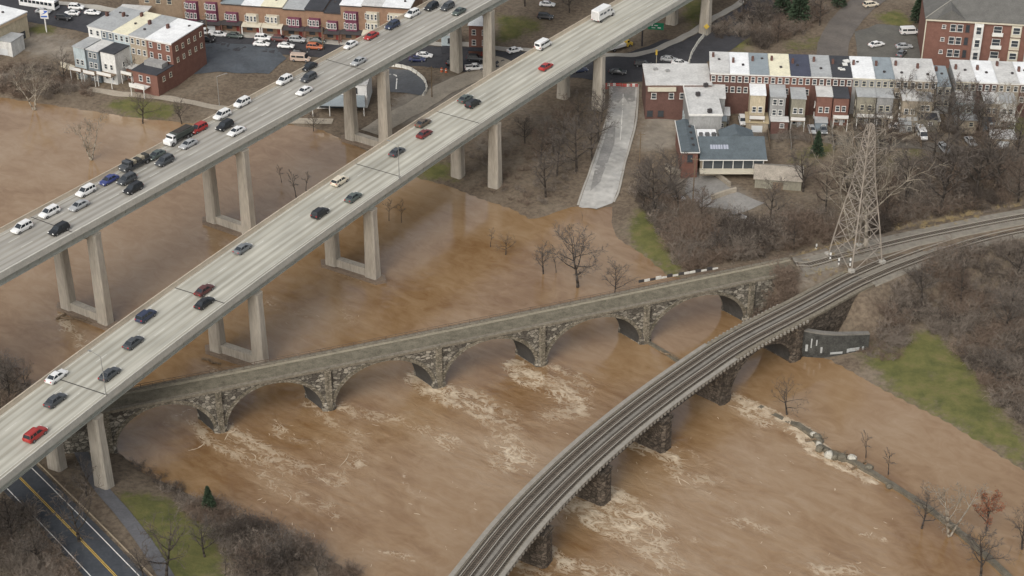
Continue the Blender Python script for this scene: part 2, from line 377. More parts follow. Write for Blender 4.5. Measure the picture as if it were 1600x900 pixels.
    fm = mth('MAXIMUM', fm, mth('MULTIPLY', step(noise(flow, 1.0, 6, .74, 1.4), .47, .64), mth('MULTIPLY', step(foam, .6, 1.3), .62)))
    fm = mth('MAXIMUM', fm, mth('MULTIPLY', step(foam, .35, 1.4), .16))
    x = N.new('ShaderNodeMix'); x.data_type = 'RGBA'; L.new(mth('MULTIPLY', fm, .82), x.inputs[0]); L.new(r.outputs[0], x.inputs[6]); x.inputs[7].default_value = (.64, .545, .40, 1)
    L.new(x.outputs[2], b.inputs['Base Color'])
    L.new(mth('ADD', .03, mth('MULTIPLY', mth('ADD', fm, mth('MULTIPLY', turb, .3)), .5)), b.inputs['Roughness'])
    b.inputs['IOR'].default_value = 1.75; b.inputs['Specular IOR Level'].default_value = .5
    bp = N.new('ShaderNodeBump'); bp.inputs['Distance'].default_value = .35
    L.new(mth('MULTIPLY_ADD', turb, .45, .03), bp.inputs['Strength'])
    hgt = mth('ADD', mth('MULTIPLY', noise(flow, .42, 6, .66, 1.2), 1.3), mth('MULTIPLY', fm, .25)); L.new(hgt, bp.inputs['Height']); L.new(bp.outputs[0], b.inputs['Normal'])
    return m
me = npmesh('river', np.stack([X, Y, Z], 1), f, water_material()); attr(me, 'foam', foam); attr(me, 'turb', turb)
me.polygons.foreach_set('use_smooth', [True] * len(me.polygons))
tag(link('river', me), 'muddy brown flooded river with pale foam behind the piers', None, kind='structure')

# foam threads: thin curling ribbons of froth riding on the water behind piers and over the wall
WX, WY, WZ = xs, ys, Z.reshape(len(ys), len(xs))
def wz(x, y): return WZ[min(len(WY) - 1, int(np.searchsorted(WY, y))), min(len(WX) - 1, int(np.searchsorted(WX, x)))]
fV, fF = [], []; fr = random.Random(11)
def thread(x, y, a, ln_, wd, curl):
    n = max(2, int(ln_ / .4)); k = fr.gauss(0, curl); prev = None
    for i in range(n + 1):
        k = k * .9 + fr.gauss(0, curl * .45); a += k * .4; t = i / n; w_ = wd * (.25 + .75 * sin(pi * min(1, t * .9 + .08))) * fr.uniform(.6, 1.3); z = wz(x, y) + .055
        fV.append((x - sin(a) * w_, y + cos(a) * w_, z)); fV.append((x + sin(a) * w_, y - cos(a) * w_, z + .004))
        if prev is not None and fr.random() < .93: fF.append((prev, prev + 1, prev + 3, prev + 2))
        prev = len(fV) - 2; x += cos(a) * .4; y += sin(a) * .4
for path, hw, k in WAKES:
    l_ = Line(PX(path), 1.0); n = int(l_.len * hw * min(k, 1.6) * (.16 if k < 1.8 else 1.0)) + 1
    for _ in range(n):
        d = l_.len * fr.random() ** 1.5; fade = 1 - .35 * d / l_.len; q = l_.off(d, fr.gauss(0, hw * (.22 + .34 * d / l_.len))); tt = l_.tan(d)
        if k > 1.8: thread(q.x, q.y, atan2(tt.y, tt.x) + fr.gauss(0, .4), fr.uniform(.4, 1.0), fr.uniform(.05, .12), .4); continue
        if hw < 2 or k < .6 or fr.random() < .3: thread(q.x, q.y, atan2(tt.y, tt.x) + fr.gauss(0, .6), fr.uniform(.4, 1.3), fr.uniform(.03, .08) * fade, .9); continue
        thread(q.x, q.y, atan2(tt.y, tt.x) + fr.gauss(0, .5), fr.choice((.8, 1.5, 2.2, 3.2, 4.5)) * fr.uniform(.6, 1.1), fr.uniform(.03, .13) * fade, fr.choice((.3, .6, 1.0)))
zs_ = [P(*q) for q in [(240, 690), (420, 655), (700, 610), (950, 570), (1150, 640), (1330, 740), (1500, 850), (1480, 905), (600, 905), (420, 800)]]
sx = rng.uniform(-60, 70, 1500); sy = rng.uniform(225, 300, 1500); ok_ = sdist(sx, sy, zs_) > 0
for x, y in zip(sx[ok_][:100], sy[ok_][:100]): thread(x, y, -.75 + fr.gauss(0, .8), fr.uniform(.3, 1.6), fr.uniform(.03, .085), .9)
fm_ = bpy.data.meshes.new('foam'); fm_.from_pydata(fV, [], fF); fm_.materials.append(M('river_foam', (.56, .46, .335), .7, .14, .5)); fm_.update()
tag(link('foam', fm_), 'thin curling threads of pale foam on the brown water', None, kind='stuff')

# ------------------------------------------------------------------ roads and paths on the ground
ASPH = M('asphalt_dark', (.048, .048, .052), .75, .25, .3, .2)
ASPHW = M('asphalt_wet_pale', (.38, .37, .34), .3, .32, .12, .1, spec=.5)
ASPHB = M('asphalt_blue_grey', (.075, .085, .095), .55, .25, .25, .1)
PATH = M('path_tan_concrete', (.33, .29, .23), .9, .2, .3, .1)
KERB = M('kerb_concrete', (.36, .34, .30), .85, .12)
PAINT_W = M('paint_white', (.72, .71, .66), .6, .1, 2)
PAINT_Y = M('paint_yellow', (.60, .40, .07), .6, .12, 2)
def drape(name, poly_px, mat, dz, label=None, step=2.0, kind='structure', parent=None):
    """a sheet laid on the ground inside an outline: clipped grid of small triangles following the terrain"""
    import bmesh
    pl = [G(*q) for q in poly_px]; bm = bmesh.new(); vs = [bm.verts.new((q.x, q.y, 0)) for q in pl]
    try: fc = bm.faces.new(vs)
    except ValueError: return None
    if fc.normal.z < 0: fc.normal_flip()
    x0, x1 = min(q.x for q in pl), max(q.x for q in pl); y0, y1 = min(q.y for q in pl), max(q.y for q in pl)
    for k in np.arange(math.ceil(x0 / step) * step, x1, step):
        bmesh.ops.bisect_plane(bm, geom=bm.verts[:] + bm.edges[:] + bm.faces[:], plane_co=(k, 0, 0), plane_no=(1, 0, 0))
    for k in np.arange(math.ceil(y0 / step) * step, y1, step):
        bmesh.ops.bisect_plane(bm, geom=bm.verts[:] + bm.edges[:] + bm.faces[:], plane_co=(0, k, 0), plane_no=(0, 1, 0))
    bmesh.ops.triangulate(bm, faces=bm.faces[:])
    co = np.array([v.co[:] for v in bm.verts]); zz = H(co[:, 0], co[:, 1])
    for v, z in zip(bm.verts, zz): v.co.z = max(z, -.3) + dz
    bm.normal_update()
    if sum(q.normal.z for q in bm.faces) < 0: bmesh.ops.reverse_faces(bm, faces=bm.faces[:])
    me = bpy.data.meshes.new(name); bm.to_mesh(me); bm.free(); me.materials.append(mat)
    return tag(link(name, me, parent), label, None, kind=None if parent else kind)
def strip(name, px, width, mat, dz, label=None, kind='structure', parent=None, d0=0, d1=None, off=0.0, step=1.5):
    ln = px if isinstance(px, Line) else Line([G(*q) for q in px], 1.5); d1 = ln.len if d1 is None else d1
    n = max(1, int((d1 - d0) / step)); R = []; cols = max(1, int(width / 2))
    for i in range(n + 1):
        d = d0 + (d1 - d0) * i / n; row = []
        for k in range(cols + 1):
            q = ln.off(d, off + width * (.5 - k / cols)); row.append(q)
        R.append(row)
    fl = [q for r_ in R for q in r_]; zz = H(np.array([q.x for q in fl]), np.array([q.y for q in fl]))
    for q, z in zip(fl, zz): q.z = z + dz
    o = MB().rings(R, closed=False).build(name, mat, parent)
    return tag(o, label, None, kind=None if parent else kind), ln

ridge_ave, RIDGE = strip('main_street', [(-120, -18), (20, 12), (110, 28), (215, 42), (330, 58), (430, 66), (540, 74), (640, 86), (760, 96), (880, 104), (960, 108), (1030, 104), (1090, 80), (1150, 42), (1210, 5), (1260, -30)], 13.5, ASPH, .10, 'dark asphalt street lined with parked cars behind the bridges')
strip('pavement', RIDGE, 2.4, KERB, .22, 'pale pavement along the terrace side of the street', off=-8.1)
jn = drape('junction', [(905, 122), (940, 92), (985, 82), (1040, 62), (1100, 70), (1105, 104), (1010, 108), (1008, 128), (950, 130)], ASPH, .135, 'dark asphalt road junction beside the white roofed corner building')
kd = drape('riverside_road', [(904, 324), (912, 300), (928, 255), (946, 200), (953, 165), (954, 131), (996, 131), (994, 165), (990, 200), (976, 250), (966, 295), (957, 318), (932, 327)], ASPHW, .16, 'wet pale riverside road ending in the flood water')
for a, b in (((974, 139), (973, 166)), ((973, 168), (971, 196)), ((971, 198), (969, 220))):
    strip('centre_line', [a, b], .16, PAINT_W, .185, None, parent=kd)
drape('damp_patch', [(957, 134), (993, 134), (992, 158), (983, 164), (975, 152), (966, 162), (956, 158)], M('asphalt_damp', (.26, .252, .235), .35, .3, .3), .185, None, parent=kd)
drape('damp_patch', [(948, 205), (962, 190), (960, 225), (938, 285), (922, 300), (930, 262)], MATS['asphalt_damp'], .185, None, parent=kd)
for e_ in ([(953, 133), (952, 165), (944, 200), (926, 255), (910, 300), (903, 322)], [(997, 133), (996, 165), (992, 200), (978, 250), (968, 295), (959, 317)]): strip('kerb', e_, .5, KERB, .27, None, parent=kd)
drape('parking_lot', [(320, 70), (345, 66), (430, 74), (448, 92), (420, 116), (300, 116), (275, 122), (283, 105)], ASPHB, .12, 'blue grey asphalt parking lot beside the brick end wall')
ct = drape('fenced_court', [(596, 106), (640, 110), (660, 124), (668, 140), (660, 150), (606, 144), (600, 128)], M('court_asphalt', (.09, .095, .10), .5, .2, .3), .13, 'dark grey paved court ringed by white barriers')
strip('court_line', [(604, 117), (619, 118), (619, 140)], .3, PAINT_W, .16, None, parent=ct)
strip('riverside_path', [(-20, 118), (60, 124), (120, 136), (200, 148), (300, 160), (360, 172), (430, 186), (520, 190)], 2.6, PATH, .11, 'tan footpath along the far river bank')
strip('footpath', [(580, 208), (640, 172), (700, 136), (790, 92)], 7.0, PATH, .12, 'tan path running between the two highway bridges')
strip('service_road', [(1372, -10), (1330, 25), (1305, 60), (1300, 88)], 8.5, M('asphalt_worn', (.13, .115, .10), .85, .2, .3), .12, 'worn brownish road climbing behind the row houses')
drape('forecourt', [(1335, 50), (1370, 38), (1430, 42), (1440, 92), (1340, 90)], M('asphalt_grey', (.12, .115, .10), .8, .2, .3), .10, 'grey forecourt beside the brick apartment building')
strip('alley', [(1100, 214), (1180, 212), (1260, 214), (1340, 222), (1440, 228), (1560, 238)], 4.5, M('gravel_alley', (.13, .115, .095), .9, .25, .4), .10, 'gravel alley behind the row house yards')
drape('terrace_lot', [(1075, 272), (1105, 268), (1150, 300), (1195, 318), (1155, 334), (1085, 322), (1070, 300)], M('lot_grey', (.24, .23, .21), .7, .2, .3), .12, 'grey paved lot below the restaurant')
# drive on the near bank
DR = Line([G(-70, 643), G(29, 745), G(105, 822), G(180, 900), G(270, 993)], 1.5)
dr, _ = strip('riverside_drive', DR, 8.3, M('asphalt_drive', (.058, .064, .072), .6, .25, .3), .12, 'dark asphalt drive passing under the highway bridge')
def mline(o, mat, wd, nm, d0=0, d1=None): strip(nm, DR, wd, mat, .145, None, parent=dr, off=o, d0=d0, d1=d1)
mline(-3.1, PAINT_W, .16, 'edge_line'); mline(3.3, PAINT_W, .16, 'edge_line'); mline(-.14, PAINT_Y, .13, 'centre_line'); mline(.14, PAINT_Y, .13, 'centre_line')
FP, FPL = strip('riverside_path', [(118, 690), (150, 752), (190, 800), (228, 850), (262, 905)], 2.6, M('path_asphalt', (.12, .12, .125), .8, .2, .4), .12, 'grey asphalt footpath through the green lawn beside the drive')

# ------------------------------------------------------------------ highway bridges
DECKZ, DECKF = 20.3, 24.8
CONC = M('concrete_pier', (.40, .362, .30), .9, .26, .5, .15, streak=(1, 1, .16))
CONCW = M('concrete_parapet', (.47, .455, .40), .85, .14, .5, .1)
CONCT = M('concrete_parapet_tan', (.45, .385, .30), .85, .14, .5, .1)
STEELG = M('girder_paint', (.40, .41, .36), .7, .18, .4, streak=(.3, .3, 1.5))
JOINT = M('joint_rubber', (.07, .065, .06), .8)
GALV = M('galvanised_steel', (.34, .34, .32), .5, .1, 1, metal=.5)
FOOT = M('footing_stained', (.20, .155, .115), .9, .25, .5, .2)
def deck_material(name, c0, c1):
    m = bpy.data.materials.new(name); m.use_nodes = True; nt = m.node_tree; N = nt.nodes; L = nt.links; b = N['Principled BSDF']
    b.inputs['Roughness'].default_value = .62; b.inputs['Specular IOR Level'].default_value = .35
    u = N.new('ShaderNodeUVMap'); u.uv_map = 'UVMap'
    def noise(scl, sc_, det=4):
        v = N.new('ShaderNodeVectorMath'); v.operation = 'MULTIPLY'; v.inputs[1].default_value = scl; L.new(u.outputs[0], v.inputs[0])
        n = N.new('ShaderNodeTexNoise'); n.inputs['Scale'].default_value = sc_; n.inputs['Detail'].default_value = det; L.new(v.outputs[0], n.inputs['Vector']); return n.outputs[0]
    def mth(op, a, c=None):
        x = N.new('ShaderNodeMath'); x.operation = op
        for i, v in enumerate((a, c)):
            if v is None: continue
            if isinstance(v, (int, float)): x.inputs[i].default_value = v
            else: L.new(v, x.inputs[i])
        return x.outputs[0]
    v = mth('ADD', mth('MULTIPLY', noise((1.3, .02, 1), 1.0), .55), mth('MULTIPLY', noise((.25, .09, 1), 1.0, 6), .45))
    r = N.new('ShaderNodeValToRGB'); e = r.color_ramp.elements; e[0].position = .36; e[1].position = .64; e[0].color = (*c0, 1); e[1].color = (*c1, 1); L.new(v, r.inputs[0])
    # worn wheel paths, two to a lane
    sp = N.new('ShaderNodeSeparateXYZ'); L.new(u.outputs[0], sp.inputs[0])
    wv = mth('POWER', mth('ABSOLUTE', mth('SINE', mth('MULTIPLY', mth('SUBTRACT', sp.outputs[0], .95), pi / 1.8))), 3.0)
    x = N.new('ShaderNodeMix'); x.data_type = 'RGBA'; x.blend_type = 'MULTIPLY'; L.new(mth('MULTIPLY', wv, mth('MULTIPLY', noise((.2, .03, 1), 1.0), 1.5)), x.inputs[0]); L.new(r.outputs[0], x.inputs[6]); x.inputs[7].default_value = (.72, .70, .66, 1)
    L.new(x.outputs[2], b.inputs['Base Color'])
    return m
def uvsheet(name, ln, d0, d1, o0, o1, z, mat, parent):
    n = int((d1 - d0) / 2.5); V = []; U = []; Fc = []
    for i in range(n + 1):
        d = d0 + (d1 - d0) * i / n
        for o in (o0, o1): q = ln.off(d, o); V.append((q.x, q.y, z)); U.append((o, d))
    Fc = [(2 * i, 2 * i + 1, 2 * i + 3, 2 * i + 2) for i in range(n)]
    me = bpy.data.meshes.new(name); me.from_pydata(V, [], Fc); me.materials.append(mat); uv = me.uv_layers.new(name='UVMap')
    for lp in me.loops: uv.data[lp.index].uv = U[lp.vertex_index]
    me.update(); return link(name, me, parent)
def fitline(Lp, Rp, hw, deg, y0, y1, z):
    pts = []
    for seq, sgn in ((Lp, 1), (Rp, -1)):
        w_ = [P(*q, z) for q in seq]; yy = np.array([q.y for q in w_]); c = np.polyfit(yy, [q.x for q in w_], deg); dx = np.polyder(c)
        for q in w_:
            t = Vector((float(np.polyval(dx, q.y)), 1, 0)).normalized(); pts.append(q + Vector((t.y, -t.x, 0)) * hw * sgn)
    c = np.polyfit([q.y for q in pts], [q.x for q in pts], deg)
    c1 = np.polyder(c); f_ = lambda y: float(np.polyval(c, y))
    out = [Vector((f_(y), y, z)) for y in np.linspace(min(q.y for q in pts), max(q.y for q in pts), 16)]
    a = out[0] - (out[1] - out[0]).normalized() * y0; b = out[-1] + (out[-1] - out[-2]).normalized() * y1
    m1 = out[0] - (out[1] - out[0]).normalized() * y0 * .5; m2 = out[-1] + (out[-1] - out[-2]).normalized() * y1 * .5
    return Line([a, m1] + out + [m2, b], 2.5)
HW = 6.9
NEAR = fitline([(0, 635), (135, 541), (270, 450), (400, 357), (555, 252), (680, 170), (800, 91), (955, 0)],
               [(0, 747), (107, 662), (160, 622), (385, 453), (560, 322), (707, 215), (800, 156), (935, 78), (1072, 0)], HW, 2, 90, 120, DECKZ + .9)
FAR = fitline([(0, 362), (125, 294), (250, 225), (400, 138), (530, 68), (662, 0)],
              [(0, 424), (190, 318), (385, 212), (400, 203), (600, 98), (785, 0)], HW, 1, 80, 120, DECKF + .9)
for ln, z_ in ((NEAR, DECKZ), (FAR, DECKF)):
    for q in ln.p: q.z = z_
def highway(label, ln, mat, piers, joints, lanes, shoulder):
    DK = ln.p[0].z
    t = empty('highway_bridge', label, 'bridge', ln.at(ln.len / 2), group='twin highway bridges')
    def bld(mb, nm, mt, par=None):
        o = mb.build(nm, mt); p = par or t; o.parent = p
        off = Vector(t.location); o.matrix_parent_inverse = Matrix.Translation(-off); return o
    L0, L1 = 0, ln.len
    bld(sweep(ln, L0, L1, rect(-HW, HW, -.42, -.03)), 'deck_slab', CONCW)
    sf = uvsheet('road_surface', ln, L0, L1, -HW + .42, HW - .42, DK + .0, mat, None); sf.parent = t; sf.matrix_parent_inverse = Matrix.Translation(-Vector(t.location))
    for s in (-1, 1):
        prof = [(s * (HW - .45), -.02), (s * (HW - .3), .5), (s * (HW - .25), .92), (s * HW, .92), (s * (HW + .04), -.5), (s * (HW - .1), -.5)]
        if s < 0: prof = prof[::-1]
        pp = bld(sweep(ln, L0, L1, prof), 'parapet', CONCT if s < 0 else CONCW)
        bld(sweep(ln, L0, L1, rect(s * (HW - .18) - .05, s * (HW - .18) + .05, 1.22, 1.34)), 'hand_rail', CONCT if s < 0 else GALV, pp)
        mb = MB()
        for d in np.arange(2, L1, 2.4): mb.box(ln.off(d, s * (HW - .18), DK + 1.07), (.10, .10, .34))
        tag(bld(mb, 'rail_post_row', GALV, pp), kind='stuff')
    for o in (-5.6, -1.9, 1.9, 5.6):
        bld(sweep(ln, L0, L1, [(o - .25, -2.55), (o + .25, -2.55), (o + .25, -2.4), (o + .07, -2.35), (o + .07, -.43), (o - .07, -.43), (o - .07, -2.35), (o - .25, -2.4)]), 'girder', STEELG)
    mb = MB()
    for d in np.arange(3, L1, 3.0):
        a = ln.off(d, 5.69, DK - 1.4); rz = atan2(ln.tan(d).y, ln.tan(d).x); mb.box(a, (.08, .16, 1.8), rz)
    tag(bld(mb, 'stiffener_row', STEELG), kind='stuff')
    M('paint_white_worn', (.56, .55, .49), .7, .2, .6)
    for o in lanes:
        for d in np.arange(4, L1 - 4, 12.2):
            bld(sweep(ln, d, d + 3.0, [(o - .085, .012), (o + .085, .012)], 1.5, closed=False), 'lane_marking', MATS['paint_white_worn'])
    for o in shoulder:
        bld(sweep(ln, L0, L1, [(o - .08, .011), (o + .08, .011)], closed=False), 'edge_line', M('paint_white_worn', (.56, .55, .49), .7, .2, .6))
    for q in joints:
        d = ln.near(P(*q, DK)); a = ln.off(d, -HW + .5, DK + .02); b = ln.off(d, HW - .5, DK + .02)
        mb = MB(); tt = ln.tan(d) * .13; mb.add([a - tt, b - tt, b + tt, a + tt], [(0, 1, 2, 3)]); bld(mb, 'expansion_joint', JOINT)
    for q in piers:
        gq = G(*q); d = ln.near(gq); tt = ln.tan(d); rz = atan2(tt.y, tt.x); c = ln.at(d)
        pe = link('pier', None, t); pe.location = Vector((c.x, c.y, 0)) - Vector(t.location); pe.rotation_euler = (0, 0, rz)
        zb = min(h1(*ln.off(d, 5.4)[:2]), h1(*ln.off(d, -5.4)[:2])) - 1; zt = DK - 4.1
        for s in (-1, 1):
            R = []
            for z, k in ((zb, 1.12), (zt, .94), (DK - 2.56, 1.0)):
                a, b2, ch = 1.15 * k, 1.4 * k, .35
                R.append([(x, y + s * 5.4, z) for x, y in ((-a, -b2 + ch), (-a + ch, -b2), (a - ch, -b2), (a, -b2 + ch), (a, b2 - ch), (a - ch, b2), (-a + ch, b2), (-a, b2 - ch))])
            MB().rings(R).build('column', CONC, pe)
        MB().prism([(-.95, -4.3), (.95, -4.3), (.95, 4.3), (-.95, 4.3)], zt, DK - 2.57).build('cross_beam', CONC, pe)
        gz = max(0, h1(c.x, c.y))
        if gz < .6:
            MB().prism([(-1.75, -7.4), (0, -8.9), (1.75, -7.4), (1.75, 7.4), (0, 8.9), (-1.75, 7.4)], -2.5, .75).build('footing', FOOT, pe)
            MB().prism([(-.8, -4.1), (.8, -4.1), (.8, 4.1), (-.8, 4.1)], .76, 2.6).build('web_wall', CONC, pe)
    return t
highway('pale concrete highway bridge nearest the camera, traffic driving away from it', NEAR, deck_material('deck_pale', (.335, .325, .275), (.53, .515, .44)),
        [(131, 746), (362, 558), (552, 426), (742, 282), (905, 160), (1085, 46)], [(122, 603), (294, 456), (579, 263), (706, 181)], (-2.6, 1.25), (-6.0, 5.2))
highway('greyer highway bridge behind, traffic driving towards the camera', FAR, deck_material('deck_grey', (.285, .272, .24), (.43, .412, .365)),
        [(142, 498), (356, 357), (568, 224), (747, 118)], [(70, 347), (520, 96)], (-2.2, 1.4), (-5.6, 5.3))

# ------------------------------------------------------------------ masonry arch bridges
def masonry(name, c_dark, c_mid, c_light, scale):
    m = bpy.data.materials.new(name); m.use_nodes = True; nt = m.node_tree; N = nt.nodes; L = nt.links; b = N['Principled BSDF']; b.inputs['Roughness'].default_value = .92; b.inputs['Specular IOR Level'].default_value = .2
    g = N.new('ShaderNodeNewGeometry')
    v = N.new('ShaderNodeTexVoronoi'); v.feature = 'F1'; v.inputs['Scale'].default_value = scale
    sq = N.new('ShaderNodeVectorMath'); sq.operation = 'MULTIPLY'; sq.inputs[1].default_value = (1, 1, 1.6); L.new(g.outputs['Position'], sq.inputs[0]); L.new(sq.outputs[0], v.inputs['Vector'])
    ve = N.new('ShaderNodeTexVoronoi'); ve.feature = 'DISTANCE_TO_EDGE'; ve.inputs['Scale'].default_value = scale; L.new(sq.outputs[0], ve.inputs['Vector'])
    sx = N.new('ShaderNodeSeparateColor'); L.new(v.outputs['Color'], sx.inputs[0])
    n = N.new('ShaderNodeTexNoise'); n.inputs['Scale'].default_value = .35; n.inputs['Detail'].default_value = 6; L.new(g.outputs['Position'], n.inputs['Vector'])
    ad = N.new('ShaderNodeMath'); ad.operation = 'MULTIPLY_ADD'; ad.inputs[1].default_value = .55; L.new(sx.outputs[0], ad.inputs[0])
    mm = N.new('ShaderNodeMath'); mm.operation = 'MULTIPLY'; mm.inputs[1].default_value = .5; L.new(n.outputs[0], mm.inputs[0]); L.new(mm.outputs[0], ad.inputs[2])
    r = N.new('ShaderNodeValToRGB'); e = r.color_ramp.elements; e.new(.5)
    for k, (p, c) in zip(e, [(.25, c_dark), (.52, c_mid), (.8, c_light)]): k.position = p; k.color = (*c, 1)
    L.new(ad.outputs[0], r.inputs[0])
    mr = N.new('ShaderNodeMapRange'); mr.inputs[1].default_value = 0; mr.inputs[2].default_value = .08; L.new(ve.outputs[0], mr.inputs[0])
    x = N.new('ShaderNodeMix'); x.data_type = 'RGBA'; L.new(mr.outputs[0], x.inputs[0]); x.inputs[6].default_value = (c_dark[0] * .55, c_dark[1] * .55, c_dark[2] * .55, 1); L.new(r.outputs[0], x.inputs[7]); L.new(x.outputs[2], b.inputs['Base Color'])
    bp = N.new('ShaderNodeBump'); bp.inputs['Strength'].default_value = .8; bp.inputs['Distance'].default_value = .12; L.new(mr.outputs[0], bp.inputs['Height']); L.new(bp.outputs[0], b.inputs['Normal'])
    return m
STONE = masonry('rubble_stone', (.085, .075, .062), (.17, .155, .125), (.36, .33, .27), 1.15)
STONE2 = masonry('weathered_concrete_stone', (.06, .05, .04), (.11, .09, .07), (.165, .135, .105), 1.25)
RING = masonry('arch_ring_stone', (.13, .115, .085), (.21, .185, .14), (.30, .265, .205), 1.8)
COPE = M('coping_stone', (.18, .158, .12), .9, .45, 1.6, .3)
SOFFIT_DK = M('soffit_stone', (.06, .057, .052), .95, .3, .6, .3)  # darker tone than the walls, for arch undersides and the girder span floor
def arch_bridge(name, label, ln, hw, stations, pw, zt, spring, rise_gap, stone, ring, dpt, ext0, ext1, deckmat, nose=2.0, girders=0, skew=0.0):
    """deck edge profile zt, piers at the stations along ln, spans between them"""
    t = empty(name, label, 'bridge', ln.at(ln.len / 2))
    inv = Matrix.Translation(-Vector(t.location))
    def bld(mb, nm, mt, par=None, smooth=False):
        o = mb.build(nm, mt, smooth=smooth); o.parent = par or t; o.matrix_parent_inverse = inv; return o
    for gi, (a, b) in enumerate(zip(stations, stations[1:])):
        if gi < girders:
            for s in (-1, 1): bld(sweep(ln, a + pw / 2 - .6, b - pw / 2 + .6, rect(*sorted((s * (hw - .5), s * (hw - .05))), -1.45, -.29)), 'plate_girder', M('girder_dark', (.075, .065, .055), .8, .3, .8))
            bld(sweep(ln, a + pw / 2 - .6, b - pw / 2 + .6, rect(-hw + .52, hw - .52, -.8, -.31)), 'floor_slab', SOFFIT_DK)
            continue
        s0, s1 = a + pw / 2, b - pw / 2; mid = (s0 + s1) / 2; half = (s1 - s0) / 2; n = 22
        zc = zt - rise_gap
        cur = []
        for i in range(n + 1):
            th = pi * i / n; d = mid - half * cos(th); k = sin(th)
            cur.append((d, spring + (zc - spring) * (k ** .97 if k > 1e-6 else 0)))
        for s in (-1, 1):
            sk = skew * s * hw; R = [[ln.off(d + sk, s * hw, z), ln.off(d + sk, s * hw, zt - .02)] for d, z in cur]
            if s < 0: R = [r[::-1] for r in R]
            bld(MB().rings(R, closed=False), 'spandrel_wall', stone)
            RR = []
            for i, (d, z) in enumerate(cur):
                th = pi * i / n; dx, dz = -cos(th) * dpt, sin(th) * dpt
                RR.append([ln.off(d + sk, s * (hw - .1), z), ln.off(d + sk, s * (hw + .14), z), ln.off(d + sk + dx, s * (hw + .14), z + dz), ln.off(d + sk + dx, s * (hw - .1), z + dz)][::s])
            bld(MB().rings(RR), 'arch_ring', ring)
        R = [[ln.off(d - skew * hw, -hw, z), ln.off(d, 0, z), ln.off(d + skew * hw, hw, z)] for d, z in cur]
        bld(MB().rings(R, closed=False), 'soffit', SOFFIT_DK, smooth=True)
    for k, d in enumerate(stations):
        w2 = pw / 2 if 0 < k < len(stations) - 1 else pw * .5
        tt = ln.tan(d); c = ln.at(d); rz = atan2(tt.y, tt.x)
        pe = link('pier', None, t); pe.location = Vector((c.x, c.y, 0)) - Vector(t.location); pe.rotation_euler = (0, 0, rz)
        if k < girders:
            MB().rings([[(x * m, y * m2, z) for x, y in ((-w2, -hw - .5), (-w2 + .6, -hw - 1.1), (w2 - .6, -hw - 1.1), (w2, -hw - .5), (w2, hw + .5), (w2 - .6, hw + 1.1), (-w2 + .6, hw + 1.1), (-w2, hw + .5))] for z, m, m2 in ((-3.5, 1.06, 1.03), (zt - 2.1, 1.0, 1.0))]).build('pier_body', stone, pe)
            MB().prism([(-w2 - .15, -hw - .9), (w2 + .15, -hw - .9), (w2 + .15, hw + .9), (-w2 - .15, hw + .9)], zt - 2.09, zt - 1.46).build('pier_cap', ring, pe); continue
        MB().prism([(-w2, -hw + .02), (w2, -hw + .02), (w2, hw - .02), (-w2, hw - .02)], -3.5, zt - .05).build('pier_body', stone, pe)
        for s in (-1, 1):
            pl = [(-w2 - .15, s * (hw - .3)), (-w2 - .15, s * (hw + nose * .35)), (-w2 * .45, s * (hw + nose)), (w2 * .45, s * (hw + nose)), (w2 + .15, s * (hw + nose * .35)), (w2 + .15, s * (hw - .3))]
            if s < 0: pl = pl
            else: pl = pl[::-1]
            pl = pl[::-1] if s < 0 else pl[::-1]
            R = [[(x, y, -3.5) for x, y in pl], [(x, y, spring + .9) for x, y in pl], [(x * .72, s * (hw - .1) + (y - s * (hw - .1)) * .25, spring + 2.3) for x, y in pl]]
            MB().rings(R).build('cutwater', stone, pe)
            MB().box((0, s * (hw + .25), (spring + zt) / 2), (pw * .42, .62, zt - spring - .1)).build('pilaster', ring, pe)
        if skew:
            for c_ in pe.children:
                for v in c_.data.vertices: v.co.x -= skew * v.co.y
    # solid approach walls and the deck
    for a, b in ((ext0, stations[0] - pw / 2), (stations[-1] + pw / 2, ext1)):
        if b - a > 1: bld(sweep(ln, a, b, rect(-hw, hw, -zt - 2, -.05)), 'approach_wall', stone)
    bld(sweep(ln, ext0, ext1, rect(-hw + .55, hw - .55, -.3, .06)), 'track_bed', deckmat)
    for s in (-1, 1):
        bld(sweep(ln, ext0, ext1, rect(*sorted((s * (hw - .55), s * (hw + .3))), -.28, .24)), 'coping', COPE)
    return t, bld
# --- stone bridge
SB_Z = 9.6
SB_L = [(180, 612), (400, 572), (600, 532), (800, 493), (960, 455), (1090, 428)]; SB_R = [(180, 643), (400, 598), (600, 559), (800, 519), (1000, 480), (1160, 449)]
STN = fitline(SB_L, SB_R, 3.0, 2, 70, 34, SB_Z)
st = [STN.near(P(*q)) for q in [(172, 700), (345, 668), (512, 634), (683, 600), (843, 566), (1003, 530), (1163, 494)]]
st = [d_ - .347 * 3.2 for d_ in st]
gap = np.diff(st)
sb, sbb = arch_bridge('stone_arch_bridge', 'old rubble stone arch bridge with overgrown deck crossing the brown river', STN, 2.85, st, 2.3, SB_Z, .1, .85, STONE, RING, .75, 0, st[-1] + 13,
                      M('overgrown_ballast', (.085, .075, .052), .95, .35, .7, .4, col2=(.20, .178, .13)), nose=.55, skew=.347)
mb = MB()
for d in np.arange(4, st[-1] + 13, 2.2): mb.box(STN.off(d, -2.72, SB_Z + .65), (.07, .07, .9))
tag(sbb(mb, 'fence_post_row', M('rusty_steel', (.12, .085, .06), .8)), kind='stuff')
for z in (.62, 1.02): sbb(sweep(STN, 4, st[-1] + 13, rect(-2.76, -2.68, z, z + .07)), 'fence_rail', MATS['rusty_steel'])
